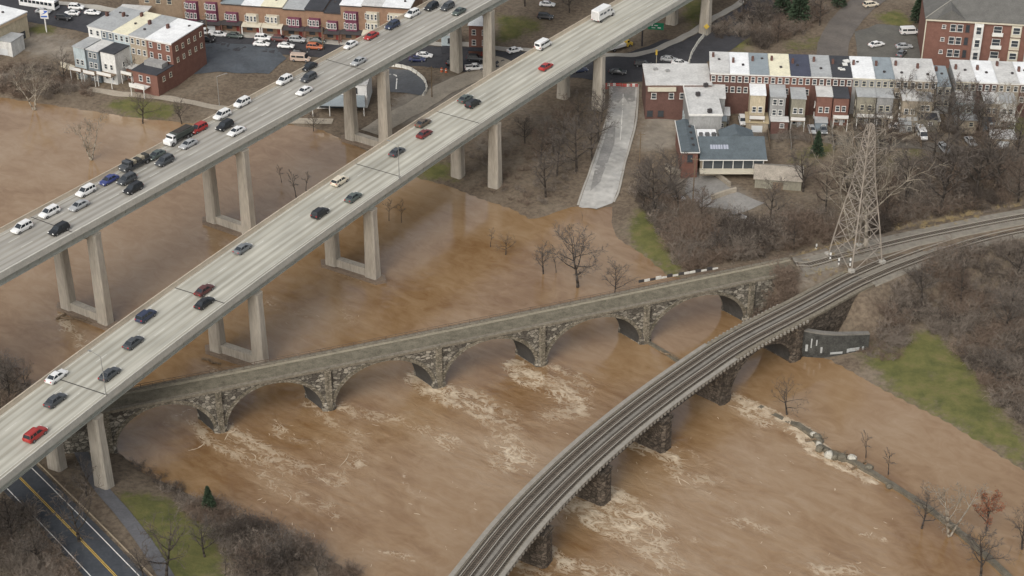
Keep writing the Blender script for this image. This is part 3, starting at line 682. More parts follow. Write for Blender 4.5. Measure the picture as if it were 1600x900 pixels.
sbb(sweep(STN, 0, st[-1] + 13, rect(-2.2, -1.5, .065, .14)), 'cable_trough', M('trough_concrete', (.26, .23, .17), .9, .25, .8))
# graffiti covered panel barrier on its far edge, near the right bank
bl = Line([P(*q, SB_Z) for q in [(995, 444), (1060, 432), (1125, 421)]], 1.0)
fb = empty('panel_barrier', 'low panel barrier painted white and black on the far edge of the stone bridge', 'barrier', bl.at(bl.len / 2))
k = 0
for d in np.arange(.2, bl.len - 1.5, 1.3):
    c = bl.at(d + .8); tt = bl.tan(d); o = MB().box((0, 0, .25 + .27 * (1 + .35 * sin(d * 2.1))), (1.2, .16, .54 * (1 + .35 * sin(d * 2.1)))).build('panel', M('panel_white', (.58, .56, .50), .7, .2, 2) if k % 5 in (1, 3, 4) else M('panel_black', (.055, .05, .048), .8, .3, 2), fb)
    o.location = c - Vector(fb.location); o.rotation_euler = (0, 0, atan2(tt.y, tt.x)); k += 1
# --- curved rail bridge
RB_Z = 8.6
RB_L = [(707, 900), (800, 788), (907, 679), (985, 620), (1050, 576), (1100, 541), (1200, 481)]; RB_R = [(786, 900), (800, 881), (900, 770), (995, 681), (1050, 638), (1100, 602), (1142, 568), (1200, 532)]
RBC = fitline(RB_L, RB_R, 4.0, 3, 1, 1, RB_Z)
tail = [P(1262, 477, RB_Z)] + [Vector((q.x, q.y, RB_Z)) for q in EMB_B]
head = RBC.p[1] - (RBC.p[6] - RBC.p[1]).normalized() * 50
RAILB = Line([head, head.lerp(RBC.p[1], .5)] + RBC.p[1:-1:6] + tail, 2.0)
rs = [RAILB.near(P(*q)) for q in [(845, 878), (930, 778), (1028, 697), (1130, 627), (1232, 556)]]
g0 = rs[1] - rs[0]; rs = [rs[0] - g0 * 1.0] + rs
RBE = RAILB.near(P(1322, 442, RB_Z)) + 4
rb, rbb = arch_bridge('rail_bridge', 'curved double track rail bridge with dark piers standing in foaming water', RAILB, 3.6, rs, 3.2, RB_Z, .3, 1.0, STONE2, STONE2, .8, 0, RBE,
                      M('ballast_dark', (.115, .105, .088), .95, .3, 1.2, .4), nose=.7, girders=len(rs) - 2)
PARA = M('parapet_concrete', (.26, .24, .205), .88, .2, .8, .2)
for s in (-1, 1):
    pe_ = RAILB.near(P(1103, 540, RB_Z)) if s < 0 else RAILB.near(P(1150, 562, RB_Z))
    q = rbb(sweep(RAILB, 0, pe_, rect(*sorted((s * 3.3, s * 4.15)), .245, .38)), 'walkway', PARA)
    rbb(sweep(RAILB, 0, pe_, rect(*sorted((s * 3.9, s * 4.08)), 1.0, 1.16)), 'hand_rail', PARA, q)
    mb = MB(); mc = MB()
    for d in np.arange(.5, RBE - 1, 1.15):
        rz = atan2(RAILB.tan(d).y, RAILB.tan(d).x)
        if d < pe_: mb.box(RAILB.off(d, s * 3.99, RB_Z + .69), (.32, .2, .62), rz)
        elif int(d / 1.15) % 2: mb.box(RAILB.off(d, s * 3.75, RB_Z + .6), (.5, .3, .8), rz)
        if d < rs[-1] + 3: mc.box(RAILB.off(d, s * 3.85, RB_Z - .12), (.45, .75, .55), rz)
    tag(rbb(mb, 'baluster_row', PARA, q), kind='stuff'); tag(rbb(mc, 'corbel_row', PARA), kind='stuff')
rbb(sweep(RAILB, 0, RBE, rect(-.3, .3, .065, .2)), 'centre_walk', M('walk_grey', (.19, .175, .15), .9, .25, 1.2))
# track beds on the embankments
def bed(name, pts, hw, label, z):
    ln = pts if isinstance(pts, Line) else Line(pts, 2)
    return tag(sweep(ln, 0 if pts is not RAILB else RBE + .1, ln.len, [(-hw - .8, -.75 + z), (-hw, z), (hw, z), (hw + .8, -.75 + z)], closed=False).build(name, M('ballast_grey', (.21, .19, .155), .95, .28, .8, .4)), label, None, kind='structure')
bed('track_bed', RAILB, 4.0, 'grey ballast bed carrying two tracks on the right embankment', .06)
EA = Line([STN.at(st[-1] + 13.1) + Vector((0, 0, -.02))] + EMB_A[1:], 2)
bed('track_bed', EA, 3.1, 'grey ballast bed of the line behind the lattice tower', .05)
RAILM = M('rail_steel', (.44, .40, .335), .45, .15, 1.5, metal=.35); TIE = M('sleeper_timber', (.065, .052, .04), .9, .3, 1.2); 
def track(ln, o, d0, d1, zb, label, guard):
    t = empty('railway_track', label, 'track', ln.off((d0 + d1) / 2, o), group='railway tracks'); inv = Matrix.Translation(-Vector(t.location))
    def bld(mb, nm, mt): q = mb.build(nm, mt); q.parent = t; q.matrix_parent_inverse = inv; return q
    for k in (-.76, .76): bld(sweep(ln, d0, d1, rect(o + k - .075, o + k + .075, zb + .12, zb + .28)), 'rail', RAILM)
    if guard:
        for k in (-.42, .42): bld(sweep(ln, d0, RBE, rect(o + k - .05, o + k + .05, zb + .12, zb + .22)), 'guard_rail', M('rail_rusty', (.22, .18, .14), .6, .2, 1.5))
    mb = MB()
    for d in np.arange(d0, d1, .62): mb.box(ln.off(d, o, ln.at(d).z + zb + .05), (.26, 2.3, .14), atan2(ln.tan(d).y, ln.tan(d).x))
    tag(bld(mb, 'sleeper_row', TIE), kind='stuff')
track(RAILB, -1.72, 0, RAILB.len, .10, 'left railway track on the curved rail bridge', True); track(RAILB, 1.72, 0, RAILB.len, .10, 'right railway track on the curved rail bridge', True)
track(EA, 0, 0, EA.len, .06, 'single railway track passing behind the lattice tower', False)
for s, lb in ((-1, 'left'), (1, 'right')): pass
# wing wall of the right abutment (graffiti darkened)
a = P(1228, 556, 0)
wl = empty('abutment_wall', 'dark concrete abutment wall with pale scrawls beside the curved rail bridge', 'wall', a)
ln = Line([P(1226, 552, 0), P(1290, 557, 0), P(1354, 550, 0)], 2); inv = Matrix.Translation(-Vector(a))
def wbl(mb, nm, mt): q = mb.build(nm, mt); q.parent = wl; q.matrix_parent_inverse = inv; return q
R = []
for i in range(15):
    d = ln.len * i / 14; top = 6.4 - 1.9 * (i / 14); q0 = ln.off(d, .55); q1 = ln.off(d, -.55); R.append([(q0.x, q0.y, -2), (q1.x, q1.y, -2), (q1.x, q1.y, top), (q0.x, q0.y, top)])
wbl(MB().rings(R), 'wall_face', M('abutment_dark', (.055, .055, .05), .9, .6, .8, .4))
R = [[(r[2][0], r[2][1], r[2][2] + .01), (r[3][0], r[3][1], r[3][2] + .01), (r[3][0], r[3][1], r[3][2] + .3), (r[2][0], r[2][1], r[2][2] + .3)] for r in R]
wbl(MB().rings(R), 'wall_coping', M('abutment_cope', (.17, .16, .14), .9, .3, .7))
for i, (fx, fz, ww, hh) in enumerate(((.25, .9, .5, 1.6), (.3, 1.8, .25, 2.2), (.42, .7, .4, 1.4), (.6, .35, 2.6, .5), (.74, .4, .5, .9), (.82, .55, 2.2, .8), (.93, .5, .4, .9), (.36, 2.4, .25, 1.4))):
    d = ln.len * fx; tt = ln.tan(d); q = ln.off(d, .575); wbl(MB().box((q.x, q.y, fz + .5 + hh / 2), (ww, .03, hh), atan2(tt.y, tt.x)), 'paint_scrawl', M('scrawl_pale', (.36, .37, .36), .7, .3, 3))

# ------------------------------------------------------------------ vehicles
GLASS = M('car_glass', (.025, .03, .035), .12, .1, spec=.6); TYRE = M('tyre_rubber', (.025, .025, .025), .8, .1); RIM = M('wheel_rim', (.30, .30, .31), .35, .1, metal=.7)
HEAD = M('headlamp_glass', (.85, .85, .80), .2, .02); TAIL = M('tail_lamp', (.38, .02, .02), .3, .05)
PAINTS = {'white': (.72, .72, .70), 'cream': (.62, .56, .44), 'silver': (.36, .37, .37), 'grey': (.16, .17, .175), 'dark grey': (.065, .07, .075), 'black': (.022, .023, .025),
          'red': (.34, .035, .03), 'dark red': (.15, .03, .028), 'maroon': (.10, .035, .032), 'blue': (.05, .065, .19), 'dark blue': (.035, .045, .08), 'green grey': (.085, .105, .095), 'orange': (.42, .13, .06), 'beige': (.48, .38, .31), 'brown': (.12, .09, .065), 'yellow': (.60, .42, .08), 'navy': (.03, .04, .10)}
def paint(c): return M('car_paint_' + c.replace(' ', '_'), PAINTS[c], .36, .14, 1.1, spec=.45)
def body_loft(stn):
    R = []
    for x, zb, zt, wb, wt in stn:
        zm = zb + (zt - zb) * .55
        R.append([(x, -wb * .94, zb), (x, wb * .94, zb), (x, wb, zm), (x, wt, zt), (x, -wt, zt), (x, -wb, zm)])
    return MB().rings([r[::-1] for r in R])
def cabin(xb0, xb1, xt0, xt1, z0, z1, wb, wt, pillars, b):
    """glass house; roof skin and pillars go onto the body mesh b"""
    lo = [(xb0, -wb), (xb1, -wb), (xb1, wb), (xb0, wb)]; hi = [(xt0, -wt), (xt1, -wt), (xt1, wt), (xt0, wt)]
    g = MB().rings([[(x, y, z0) for x, y in lo], [(x, y, z1) for x, y in hi]])
    b.rings([[(x * 1.0, y * 1.02, z1 - .015) for x, y in hi], [(x * .97, y * .92, z1 + .07) for x, y in hi]])
    for (x, y), (u, v) in zip(lo, hi): b.tube((x, y * 1.0, z0 - .02), (u, v * 1.0, z1), .055, .05, 4)
    for px_ in pillars:
        for s in (-1, 1): b.tube((px_, s * wb, z0), (px_ * .9 + (xt0 + xt1) * .05, s * wt, z1), .05, .045, 4)
    return g
def wheel_mesh(r=.33, wd=.22):
    ty = MB(); n = 12
    R = [[(r * k * cos(2 * pi * i / n), y, r * k * sin(2 * pi * i / n)) for i in range(n)] for y, k in ((-wd / 2, .9), (-wd / 2 + .04, 1), (wd / 2 - .04, 1), (wd / 2, .9))]
    ty.rings(R); ri = MB().rings([[(r * .6 * cos(2 * pi * i / 8), y, r * .6 * sin(2 * pi * i / 8)) for i in range(8)] for y in (-wd / 2 - .012, wd / 2 + .012)])
    return ty.mesh('tyre', TYRE), ri.mesh('rim', RIM)
KIND = {}
def proto(kind):
    if kind in KIND: return KIND[kind]
    d = {}; extra = []
    if kind == 'sedan':
        b = body_loft([(-2.32, .45, .80, .80, .66), (-2.2, .3, .93, .88, .76), (-1.5, .26, .98, .91, .80), (-.2, .26, .95, .92, .82), (.95, .26, .93, .91, .80), (1.9, .28, .80, .88, .74), (2.25, .32, .70, .82, .68), (2.36, .42, .6, .74, .6)])
        g = cabin(-1.75, 1.12, -1.05, .38, .93, 1.39, .78, .60, (-.3,), b); wx, wr, wy = 1.4, .32, .80; hl, tl = (2.27, .64, .62), (-2.29, .78, .62)
    elif kind == 'suv':
        b = body_loft([(-2.3, .5, .95, .84, .74), (-2.22, .36, 1.08, .92, .82), (-1.2, .32, 1.12, .95, .85), (.95, .32, 1.08, .95, .84), (1.85, .34, 1.0, .92, .78), (2.25, .38, .86, .86, .72), (2.34, .5, .7, .78, .66)])
        g = cabin(-2.16, 1.2, -1.95, .45, 1.07, 1.66, .84, .70, (-.35, -1.3), b); wx, wr, wy = 1.4, .37, .84; hl, tl = (2.26, .8, .66), (-2.28, .95, .70)
        for s in (-1, 1): b.tube((-1.8, s * .6, 1.77), (.3, s * .6, 1.77), .03, .03, 4)
    elif kind == 'pickup':
        b = body_loft([(-2.7, .55, .98, .88, .82), (-2.62, .45, 1.1, .95, .88), (-.75, .42, 1.1, .97, .88), (.95, .42, 1.12, .97, .86), (2.2, .44, 1.05, .94, .80), (2.7, .48, .9, .88, .76), (2.78, .55, .75, .8, .7)])
        g = cabin(-.8, 1.3, -.65, .62, 1.1, 1.76, .84, .70, (.2,), b); wx, wr, wy = 1.72, .4, .86; hl, tl = (2.7, .86, .7), (-2.7, .95, .78)
        for s in (-1, 1): b.box((-1.72, s * .84, 1.22), (1.85, .1, .26))
        b.box((-2.62, 0, 1.22), (.1, 1.7, .26)); extra.append(('cargo_bed', MB().box((-1.7, 0, 1.12), (1.72, 1.52, .04)), M('bed_liner', (.03, .03, .03), .8)))
    elif kind == 'van':
        b = body_loft([(-2.75, .5, 2.0, .92, .80), (-2.7, .4, 2.22, .98, .84), (1.0, .4, 2.24, .99, .84), (1.35, .4, 2.1, .99, .82)])
        b.rings([r[::-1] for r in [[(x, -wb, zb), (x, wb, zb), (x, wb, zt * .8), (x, wb * .9, zt), (x, -wb * .9, zt), (x, -wb, zt * .8)] for x, zb, zt, wb in ((1.36, .4, 1.28, .98), (2.3, .42, 1.12, .95), (2.7, .5, .85, .85))]])
        g = MB().rings([[(1.37, -.86, 1.28), (2.02, -.84, 1.2), (2.02, .84, 1.2), (1.37, .86, 1.28)], [(1.365, -.8, 2.05), (1.48, -.78, 2.0), (1.48, .78, 2.0), (1.365, .8, 2.05)]])
        for s in (-1, 1): g.box((.1, s * .985, 1.62), (2.1, .03, .55)); g.box((-1.75, s * .985, 1.62), (1.2, .03, .55))
        g.box((-2.745, 0, 1.6), (.06, 1.4, .6)); wx, wr, wy = 1.75, .38, .88; hl, tl = (2.68, .8, .66), (-2.76, .95, .82)
    d['body'] = b.mesh('body'); d['window_glass'] = g.mesh('window_glass', GLASS); d['wheel'] = wheel_mesh(wr); d['wx'], d['wr'], d['wy'] = wx, wr, wy
    d['headlight'] = (MB().box((0, 0, 0), (.1, .34, .16)).mesh('headlight', HEAD), hl); d['tail_light'] = (MB().box((0, 0, 0), (.08, .3, .2)).mesh('tail_light', TAIL), tl)
    d['extra'] = [(n, mb_.mesh(n, mt)) for n, mb_, mt in extra]; KIND[kind] = d; return d
def setmat(o, m):
    if not o.data.materials: o.data.materials.append(None)
    o.material_slots[0].link = 'OBJECT'; o.material_slots[0].material = m
NAMES = {'sedan': 'sedan_car', 'suv': 'suv_car', 'pickup': 'pickup_truck', 'van': 'passenger_van'}
def car(kind, colour, loc, ang, label, group):
    d = proto(kind); t = empty(NAMES[kind], label, {'pickup': 'truck', 'van': 'van'}.get(kind, 'car'), loc, ang, group)
    o = link('body', d['body'], t); setmat(o, paint(colour)); link('window_glass', d['window_glass'], t)
    for x in (-1, 1):
        for s in (-1, 1):
            wo = link('wheel', None, t); wo.location = (x * d['wx'], s * d['wy'], d['wr'])
            for nm, me_ in zip(('tyre', 'rim'), d['wheel']): link(nm, me_, wo)
    for nm in ('headlight', 'tail_light'):
        me_, (x, z, y) = d[nm]
        for s in (-1, 1): q = link(nm, me_, t); q.location = (x, s * y, z)
    for nm, me_ in d['extra']: link(nm, me_, t)
    return t
def truck(kind, loc, ang, label, group):
    """box truck, dump truck, bus built from panels"""
    t = empty({'box': 'box_truck', 'dump': 'dump_truck', 'bus': 'city_bus', 'flat': 'flatbed_truck', 'digger': 'bucket_truck'}[kind], label, 'bus' if kind == 'bus' else 'truck', loc, ang, group)
    W = paint('white'); DK = M('truck_dark', (.04, .042, .045), .7, .2, 1)
    def wheels(xs_, r=.5, y=1.0):
        k = ('wheel', r)
        if k not in KIND: KIND[k] = wheel_mesh(r, .34)
        for x in xs_:
            for s in (-1, 1):
                wo = link('wheel', None, t); wo.location = (x, s * y, r)
                for nm, me_ in zip(('tyre', 'rim'), KIND[k]): link(nm, me_, wo)
    if kind == 'bus':
        MB().rings([[(x, -1.27, .35), (x, 1.27, .35), (x, 1.29, 2.5), (x, 1.1, 3.05), (x, -1.1, 3.05), (x, -1.29, 2.5)][::-1] for x in (-6.1, 6.1)]).build('body', W, t)
        for s in (-1, 1):
            for k in range(8): MB().box((-5 + k * 1.38, s * 1.30, 1.95), (1.1, .05, .85)).build('window', GLASS, t)
        MB().box((6.12, 0, 1.8), (.06, 2.2, 1.4)).build('windscreen', GLASS, t)
        for x in (-3, 2.5): MB().box((x, 0, 3.12), (2.2, 1.5, .2)).build('roof_unit', paint('silver'), t)
        wheels((-3.6, 4.0)); return t
    MB().box((-.3, 0, .72), (6.6, 1.0, .25)).build('chassis', DK, t)
    cabp = W if kind in ('box', 'dump') else paint('yellow' if kind == 'digger' else 'dark grey')
    cab = MB().rings([[(x, -1.05, .5), (x, 1.05, .5), (x, 1.08, 1.5), (x, .95, zt), (x, -.95, zt), (x, -1.08, 1.5)][::-1] for x, zt in ((1.9, 2.35), (2.7, 2.4), (3.0, 1.62), (3.75, 1.45), (3.85, 1.2))]).build('cab', cabp, t)
    MB().box((2.89, 0, 2.02), (.12, 1.75, .55)).build('windscreen', GLASS, cab)
    for s in (-1, 1): MB().box((2.35, s * 1.055, 1.95), (.7, .05, .5)).build('side_window', GLASS, cab); q = MB().box((3.84, s * .72, 1.0), (.08, .3, .2)).build('headlight', HEAD, cab)
    if kind == 'box':
        bx = MB().box((-1.2, 0, 2.2), (5.9, 2.4, 2.6)).build('cargo_box', W, t)
        MB().box((-4.165, 0, 2.1), (.04, 2.0, 2.1)).build('rear_door', M('rear_door_grey', (.52, .51, .49), .5), bx)
        for s in (-1, 1):
            for k, (x, z, a, b) in enumerate(((-2.9, 2.45, 1.4, .5), (-1.2, 2.3, 1.3, .55), (.5, 2.45, 1.1, .5))): MB().box((x, s * 1.212, z), (a, .02, b)).build('side_graphic', M('graphic_dark', (.10, .11, .12), .5, .3, 3), bx)
        for s in (-1, 1): MB().box((-4.17, s * .95, .95), (.06, .3, .18)).build('tail_light', TAIL, t)
        wheels((-2.6, 2.9))
    elif kind == 'dump':
        R = [[(x, -w_, z0), (x, w_, z0), (x, w_ * 1.08, z1), (x, -w_ * 1.08, z1)][::-1] for x, w_, z0, z1 in ((-4.1, 1.05, 1.15, 2.2), (1.6, 1.05, 1.15, 2.35))]
        MB().rings(R).build('dump_body', M('dump_green', (.07, .08, .07), .7, .2, 1), t); MB().box((-1.3, 0, 2.3), (4.6, 1.8, .25)).build('load', M('load_dark', (.05, .045, .04), .95, .4, 2), t)
        wheels((-3.0, -1.9, 2.9))
    elif kind == 'flat':
        bd = MB().box((-1.2, 0, 1.05), (5.6, 2.3, .2)).build('flat_bed', DK, t); MB().box((1.5, 0, 1.75), (.12, 2.2, 1.3)).build('headboard', DK, bd)
        for k in range(4): MB().box((-3.2 + k * 1.25, random.uniform(-.3, .3), 1.5), (.95, 1.7, .75), random.uniform(-.1, .1)).build('crate_load', M('load_tan', (.34, .30, .22), .9, .3, 1.5) if k % 2 else M('load_black', (.05, .05, .045), .9, .3, 1.5), t)
        wheels((-2.6, 2.9))
    elif kind == 'digger':
        MB().box((-1.2, 0, 1.25), (5.4, 2.2, .8)).build('utility_body', W, t); MB().tube((-1.0, 0, 1.6), (-1.0, 0, 2.6), .4, .35, 8).build('turret', paint('yellow'), t)
        bm_ = MB().tube((-1.0, 0, 2.6), (3.4, .3, 4.6), .25, .18, 6).build('boom', W, t); MB().box((3.7, .3, 4.5), (.8, .8, 1.0)).build('bucket', paint('yellow'), bm_)
        wheels((-2.6, 2.9))
    return t
def on_bridge(ln, x, y, kind, colour, label, rev, group):
    zk = ln.p[0].z; q = P(x, y, zk + .75); d = ln.near(q); tt = ln.tan(d); q.z = zk + .005; ang = atan2(tt.y, tt.x) + (pi if rev else 0) + random.uniform(-.015, .015)
    return truck(kind, q, ang, label, group) if kind in ('box', 'dump', 'flat') else car(kind, colour, q, ang, label, group)
GU, GN = 'traffic on the far highway bridge', 'traffic on the near highway bridge'
for x, y, k, c, lb in [
    (34, 355, 'suv', 'white', 'white SUV at the left end of the far highway bridge'), (77, 331, 'suv', 'white', 'white SUV second from the left edge on the far bridge'),
    (92, 358, 'suv', 'black', 'black SUV in the near lane at the left end of the far bridge'), (123, 320, 'sedan', 'silver', 'silver sedan beside the third white SUV on the far bridge'),
    (134, 298, 'suv', 'white', 'white SUV just ahead of the blue sedan on the far bridge'), (170, 280, 'sedan', 'blue', 'blue sedan in the outer lane of the far bridge'),
    (198, 280, 'suv', 'dark grey', 'dark grey SUV abreast of the blue sedan on the far bridge'), (208, 294, 'suv', 'black', 'black SUV in the inner lane right of the dark grey SUV'),
    (211, 256, 'flat', '', 'dark flatbed truck with tan load behind the blue sedan'), (244, 241, 'sedan', 'green grey', 'green grey sedan behind the flatbed truck on the far bridge'),
    (257, 251, 'suv', 'dark grey', 'dark grey SUV beside the green grey sedan on the far bridge'), (294, 224, 'sedan', 'silver', 'silver sedan alongside the white cabbed dump truck'),
    (279, 215, 'dump', '', 'dump truck with white cab and dark body on the far bridge'), (310, 200, 'suv', 'red', 'red SUV right behind the dump truck'),
    (351, 196, 'suv', 'black', 'black SUV between the two white cars on the far bridge'), (347, 179, 'suv', 'white', 'white SUV in the outer lane behind the red SUV'),
    (369, 204, 'sedan', 'white', 'white sedan in the inner lane level with the black SUV'), (378, 160, 'suv', 'white', 'white SUV alone in the outer lane at midspan of the far bridge'),
    (444, 125, 'suv', 'white', 'white SUV beside the dark sedans near the white restaurant'), (483, 103, 'sedan', 'black', 'black sedan with pale front ahead of the expansion joint'),
    (482, 121, 'suv', 'dark grey', 'dark grey SUV between the black sedan and the white sedan'), (475, 141, 'sedan', 'white', 'white sedan nearest the inner parapet above the tall pier'),
    (547, 69, 'sedan', 'white', 'white sedan just past the far bridge expansion joint'), (560, 95, 'sedan', 'silver', 'silver sedan in the inner lane past the joint on the far bridge'),
    (580, 55, 'sedan', 'red', 'red sedan behind the white sedan on the far bridge'), (613, 39, 'suv', 'dark blue', 'dark blue SUV behind the red sedan on the far bridge'),
    (644, 21, 'suv', 'white', 'white SUV at the upper end of the far bridge'), (674, 10, 'suv', 'black', 'black SUV in the outer lane at the top of the far bridge'),
    (699, 10, 'suv', 'dark grey', 'dark grey SUV in the middle lane at the top of the far bridge'), (717, 17, 'sedan', 'green grey', 'pale green grey sedan in the inner lane at the top of the far bridge')]:
    on_bridge(FAR, x, y, k, c, lb, True, GU)
for x, y, k, c, lb in [
    (55, 678, 'suv', 'red', 'red SUV nearest the camera on the near highway bridge'), (86, 624, 'sedan', 'dark grey', 'dark grey sedan just ahead of the red SUV on the near bridge'),
    (88, 587, 'sedan', 'white', 'white sedan hugging the left parapet of the near bridge'), (171, 583, 'sedan', 'dark grey', 'dark grey sedan just past the lower expansion joint of the near bridge'),
    (208, 534, 'sedan', 'dark grey', 'dark grey sedan in the middle lane of the near bridge'), (228, 493, 'suv', 'dark blue', 'dark blue SUV in the left lane of the near bridge'),
    (319, 472, 'sedan', 'black', 'black sedan beside the maroon sedan on the near bridge'), (319, 452, 'sedan', 'maroon', 'maroon sedan crossing an expansion joint on the near bridge'),
    (379, 387, 'sedan', 'grey', 'grey sedan alone in the left lane of the near bridge'), (500, 332, 'suv', 'black', 'black SUV with red tail lights at midspan of the near bridge'),
    (552, 307, 'sedan', 'green grey', 'dark green grey sedan in the right lane of the near bridge'), (531, 282, 'suv', 'cream', 'cream SUV in the left lane of the near bridge'),
    (620, 236, 'sedan', 'dark grey', 'dark grey sedan above the flooded bank on the near bridge'), (663, 208, 'sedan', 'dark red', 'dark red sedan just before the upper expansion joint'),
    (661, 191, 'sedan', 'brown', 'brown sedan left of the dark red sedan on the near bridge'), (727, 153, 'sedan', 'green grey', 'green grey sedan abreast of a black SUV on the near bridge'),
    (739, 161, 'suv', 'black', 'black SUV right of the green grey sedan on the near bridge'), (853, 103, 'sedan', 'red', 'bright red sedan in the right lane of the near bridge'),
    (849, 70, 'van', 'white', 'white passenger van in the left lane of the near bridge'), (943, 25, 'box', '', 'white box truck with dark side graphics on the near bridge')]:
    on_bridge(NEAR, x, y, k, c, lb, False, GN)
GS, GP = 'cars parked along the street', 'cars parked behind the row houses'
def on_ground(x, y, ang, kind, colour, label, group, dz=.115):
    q = G(x, y + 3); q.z += dz
    return truck(kind, q, radians(ang), label, group) if kind in ('bus', 'digger', 'box') else car(kind, colour, q, radians(ang), label, group)
SA = -9
for x, y, a, k, c, lb in [
    (62, 9, -20, 'bus', '', 'long white bus cut by the top edge of the picture'), (120, 12, SA, 'suv', 'white', 'white SUV in the street behind the bus'), (113, 21, SA + 180, 'sedan', 'white', 'white sedan in the street beside the grey roofed terrace'),
    (145, 20, SA, 'sedan', 'white', 'white sedan parked above the grey roofed terrace'), (100, 28, SA, 'suv', 'black', 'black SUV in the street beside the blue and white sign'), (68, 18, SA, 'sedan', 'silver', 'silver sedan in front of the white bus'),
    (320, 51, SA, 'pickup', 'white', 'white pickup truck at the corner of the brick end wall'), (323, 62, SA, 'suv', 'black', 'black SUV at the corner below the white pickup'),
    (343, 54, SA, 'sedan', 'white', 'white sedan parked at the edge of the blue grey parking lot'), (367, 56, SA, 'sedan', 'green grey', 'green grey sedan parked right of the white sedan by the parking lot'),
    (409, 69, SA, 'sedan', 'white', 'white sedan parked on the near kerb above the parking lot'), (411, 60, SA, 'suv', 'white', 'white SUV parked under the beige roofed house'), (438, 62, SA, 'suv', 'maroon', 'maroon SUV parked in front of the brick terrace'),
    (465, 63, SA, 'suv', 'silver', 'silver SUV parked in front of the dark roofed house'), (447, 72, SA, 'sedan', 'white', 'white sedan parked left of the orange car'), (492, 74, SA, 'suv', 'orange', 'orange SUV parked close to the far bridge'),
    (496, 64, SA, 'sedan', 'green grey', 'green grey sedan parked behind the orange SUV'), (467, 83, SA, 'sedan', 'black', 'black sedan at the corner of the parking lot'), (470, 93, SA, 'van', 'beige', 'beige van parked beside the far bridge parapet'),
    (663, 87, -6, 'sedan', 'white', 'white sedan on the street seen below the far bridge'), (652, 93, -6, 'sedan', 'navy', 'navy sedan beside the white sedan below the far bridge'), (704, 97, 80, 'suv', 'black', 'black SUV left of the far bridge pier'),
    (742, 107, 10, 'pickup', 'white', 'white pickup between the two columns of the far bridge pier'), (742, 92, -6, 'suv', 'dark grey', 'dark grey SUV behind the white pickup between the columns'), (804, 79, 30, 'sedan', 'white', 'white sedan beyond the near bridge below the white van'),
    (852, 27, -10, 'suv', 'black', 'black SUV parked on the grass behind the near bridge'), (855, 7, -10, 'sedan', 'white', 'white sedan at the top edge behind the near bridge'),
    (905, 110, 15, 'sedan', 'dark blue', 'dark blue sedan under the near bridge beside its pier'), (965, 113, -8, 'sedan', 'black', 'black sedan waiting at the road barricades'), (1004, 101, -5, 'suv', 'black', 'black SUV at the junction beside the white roofed building'),
    (1045, 93, -12, 'sedan', 'silver', 'silver sedan behind the white roofed corner building'), (1062, 99, -12, 'sedan', 'white', 'white sedan close behind the white roofed corner building'), (968, 74, 35, 'digger', '', 'white and yellow bucket truck beside the near bridge'),
    (1369, 70, 25, 'sedan', 'white', 'white sedan crossing the forecourt of the brick apartments'), (1421, 51, 5, 'van', 'white', 'white van beside the corner of the brick apartments'), (1412, 73, 5, 'sedan', 'silver', 'silver sedan in the forecourt below the white van'),
    (1408, 84, 60, 'sedan', 'grey', 'grey sedan at the lower corner of the forecourt'), (1360, 8, 20, 'suv', 'cream', 'cream SUV at the top of the service road')]:
    on_ground(x, y, a, k, c, lb, GS, .15)
for x, y, a, k, c, lb in [
    (1219, 188, -88, 'pickup', 'white', 'white pickup truck parked nose out behind the row houses'), (1160, 190, -90, 'suv', 'white', 'white SUV parked beside the restaurant roof'), (1268, 203, -90, 'sedan', 'silver', 'silver sedan, left one of the pair in the yard'),
    (1286, 203, -90, 'sedan', 'grey', 'grey sedan, right one of the pair in the yard'), (1440, 212, -88, 'van', 'white', 'white van parked behind the right hand row houses'), (1402, 199, 0, 'sedan', 'white', 'white sedan half hidden by bare trees left of the white van'),
    (1516, 222, -80, 'sedan', 'silver', 'silver sedan among bare trees right of the white van'), (1475, 234, -80, 'suv', 'silver', 'silver SUV at the end of the gravel alley'),
    (1056, 313, 25, 'sedan', 'white', 'white sedan on the bank below the restaurant steps'), (1150, 339, -20, 'sedan', 'silver', 'silver sedan at the lower edge of the restaurant lot'), (1163, 346, -20, 'sedan', 'white', 'white sedan half hidden by brush below the restaurant lot')]:
    on_ground(x, y, a, k, c, lb, GP, .14)

# ------------------------------------------------------------------ buildings
BR_RED = M('brick_red', (.18, .092, .07), .9, .2, .8, .15, fine=9); BR_DK = M('brick_dark_red', (.12, .066, .054), .9, .22, .8, .15, fine=9); BR_BR = M('brick_brown', (.25, .158, .105), .9, .2, .8, .15, fine=9)
ST_GREY = M('stucco_grey', (.27, .27, .26), .9, .24, .7, streak=(1, 1, .35)); ST_WHITE = M('stucco_white', (.62, .62, .59), .85, .24, .7, streak=(1, 1, .35)); ST_BEIGE = M('stucco_beige', (.44, .38, .27), .9, .24, .7, streak=(1, 1, .35)); ST_BLUE = M('siding_pale_blue', (.40, .46, .47), .8, .24, .7, streak=(1, 1, .35)); ST_TAN = M('stucco_tan', (.33, .28, .21), .9, .24, .7, streak=(1, 1, .35))
SID_SLATE = M('siding_slate', (.17, .20, .22), .8, .24, .7, streak=(1, 1, .35)); ST_OLIVE = M('stucco_olive', (.24, .225, .175), .9, .24, .7, streak=(1, 1, .35))
RF_WHITE = M('roof_white_coating', (.74, .75, .74), .7, .16, .35); RF_GREY = M('roof_grey', (.36, .37, .365), .8, .2, .3); RF_PALE = M('roof_pale_stained', (.52, .515, .49), .8, .22, .3); RF_DARK = M('roof_tar', (.05, .052, .058), .85, .25, .4)
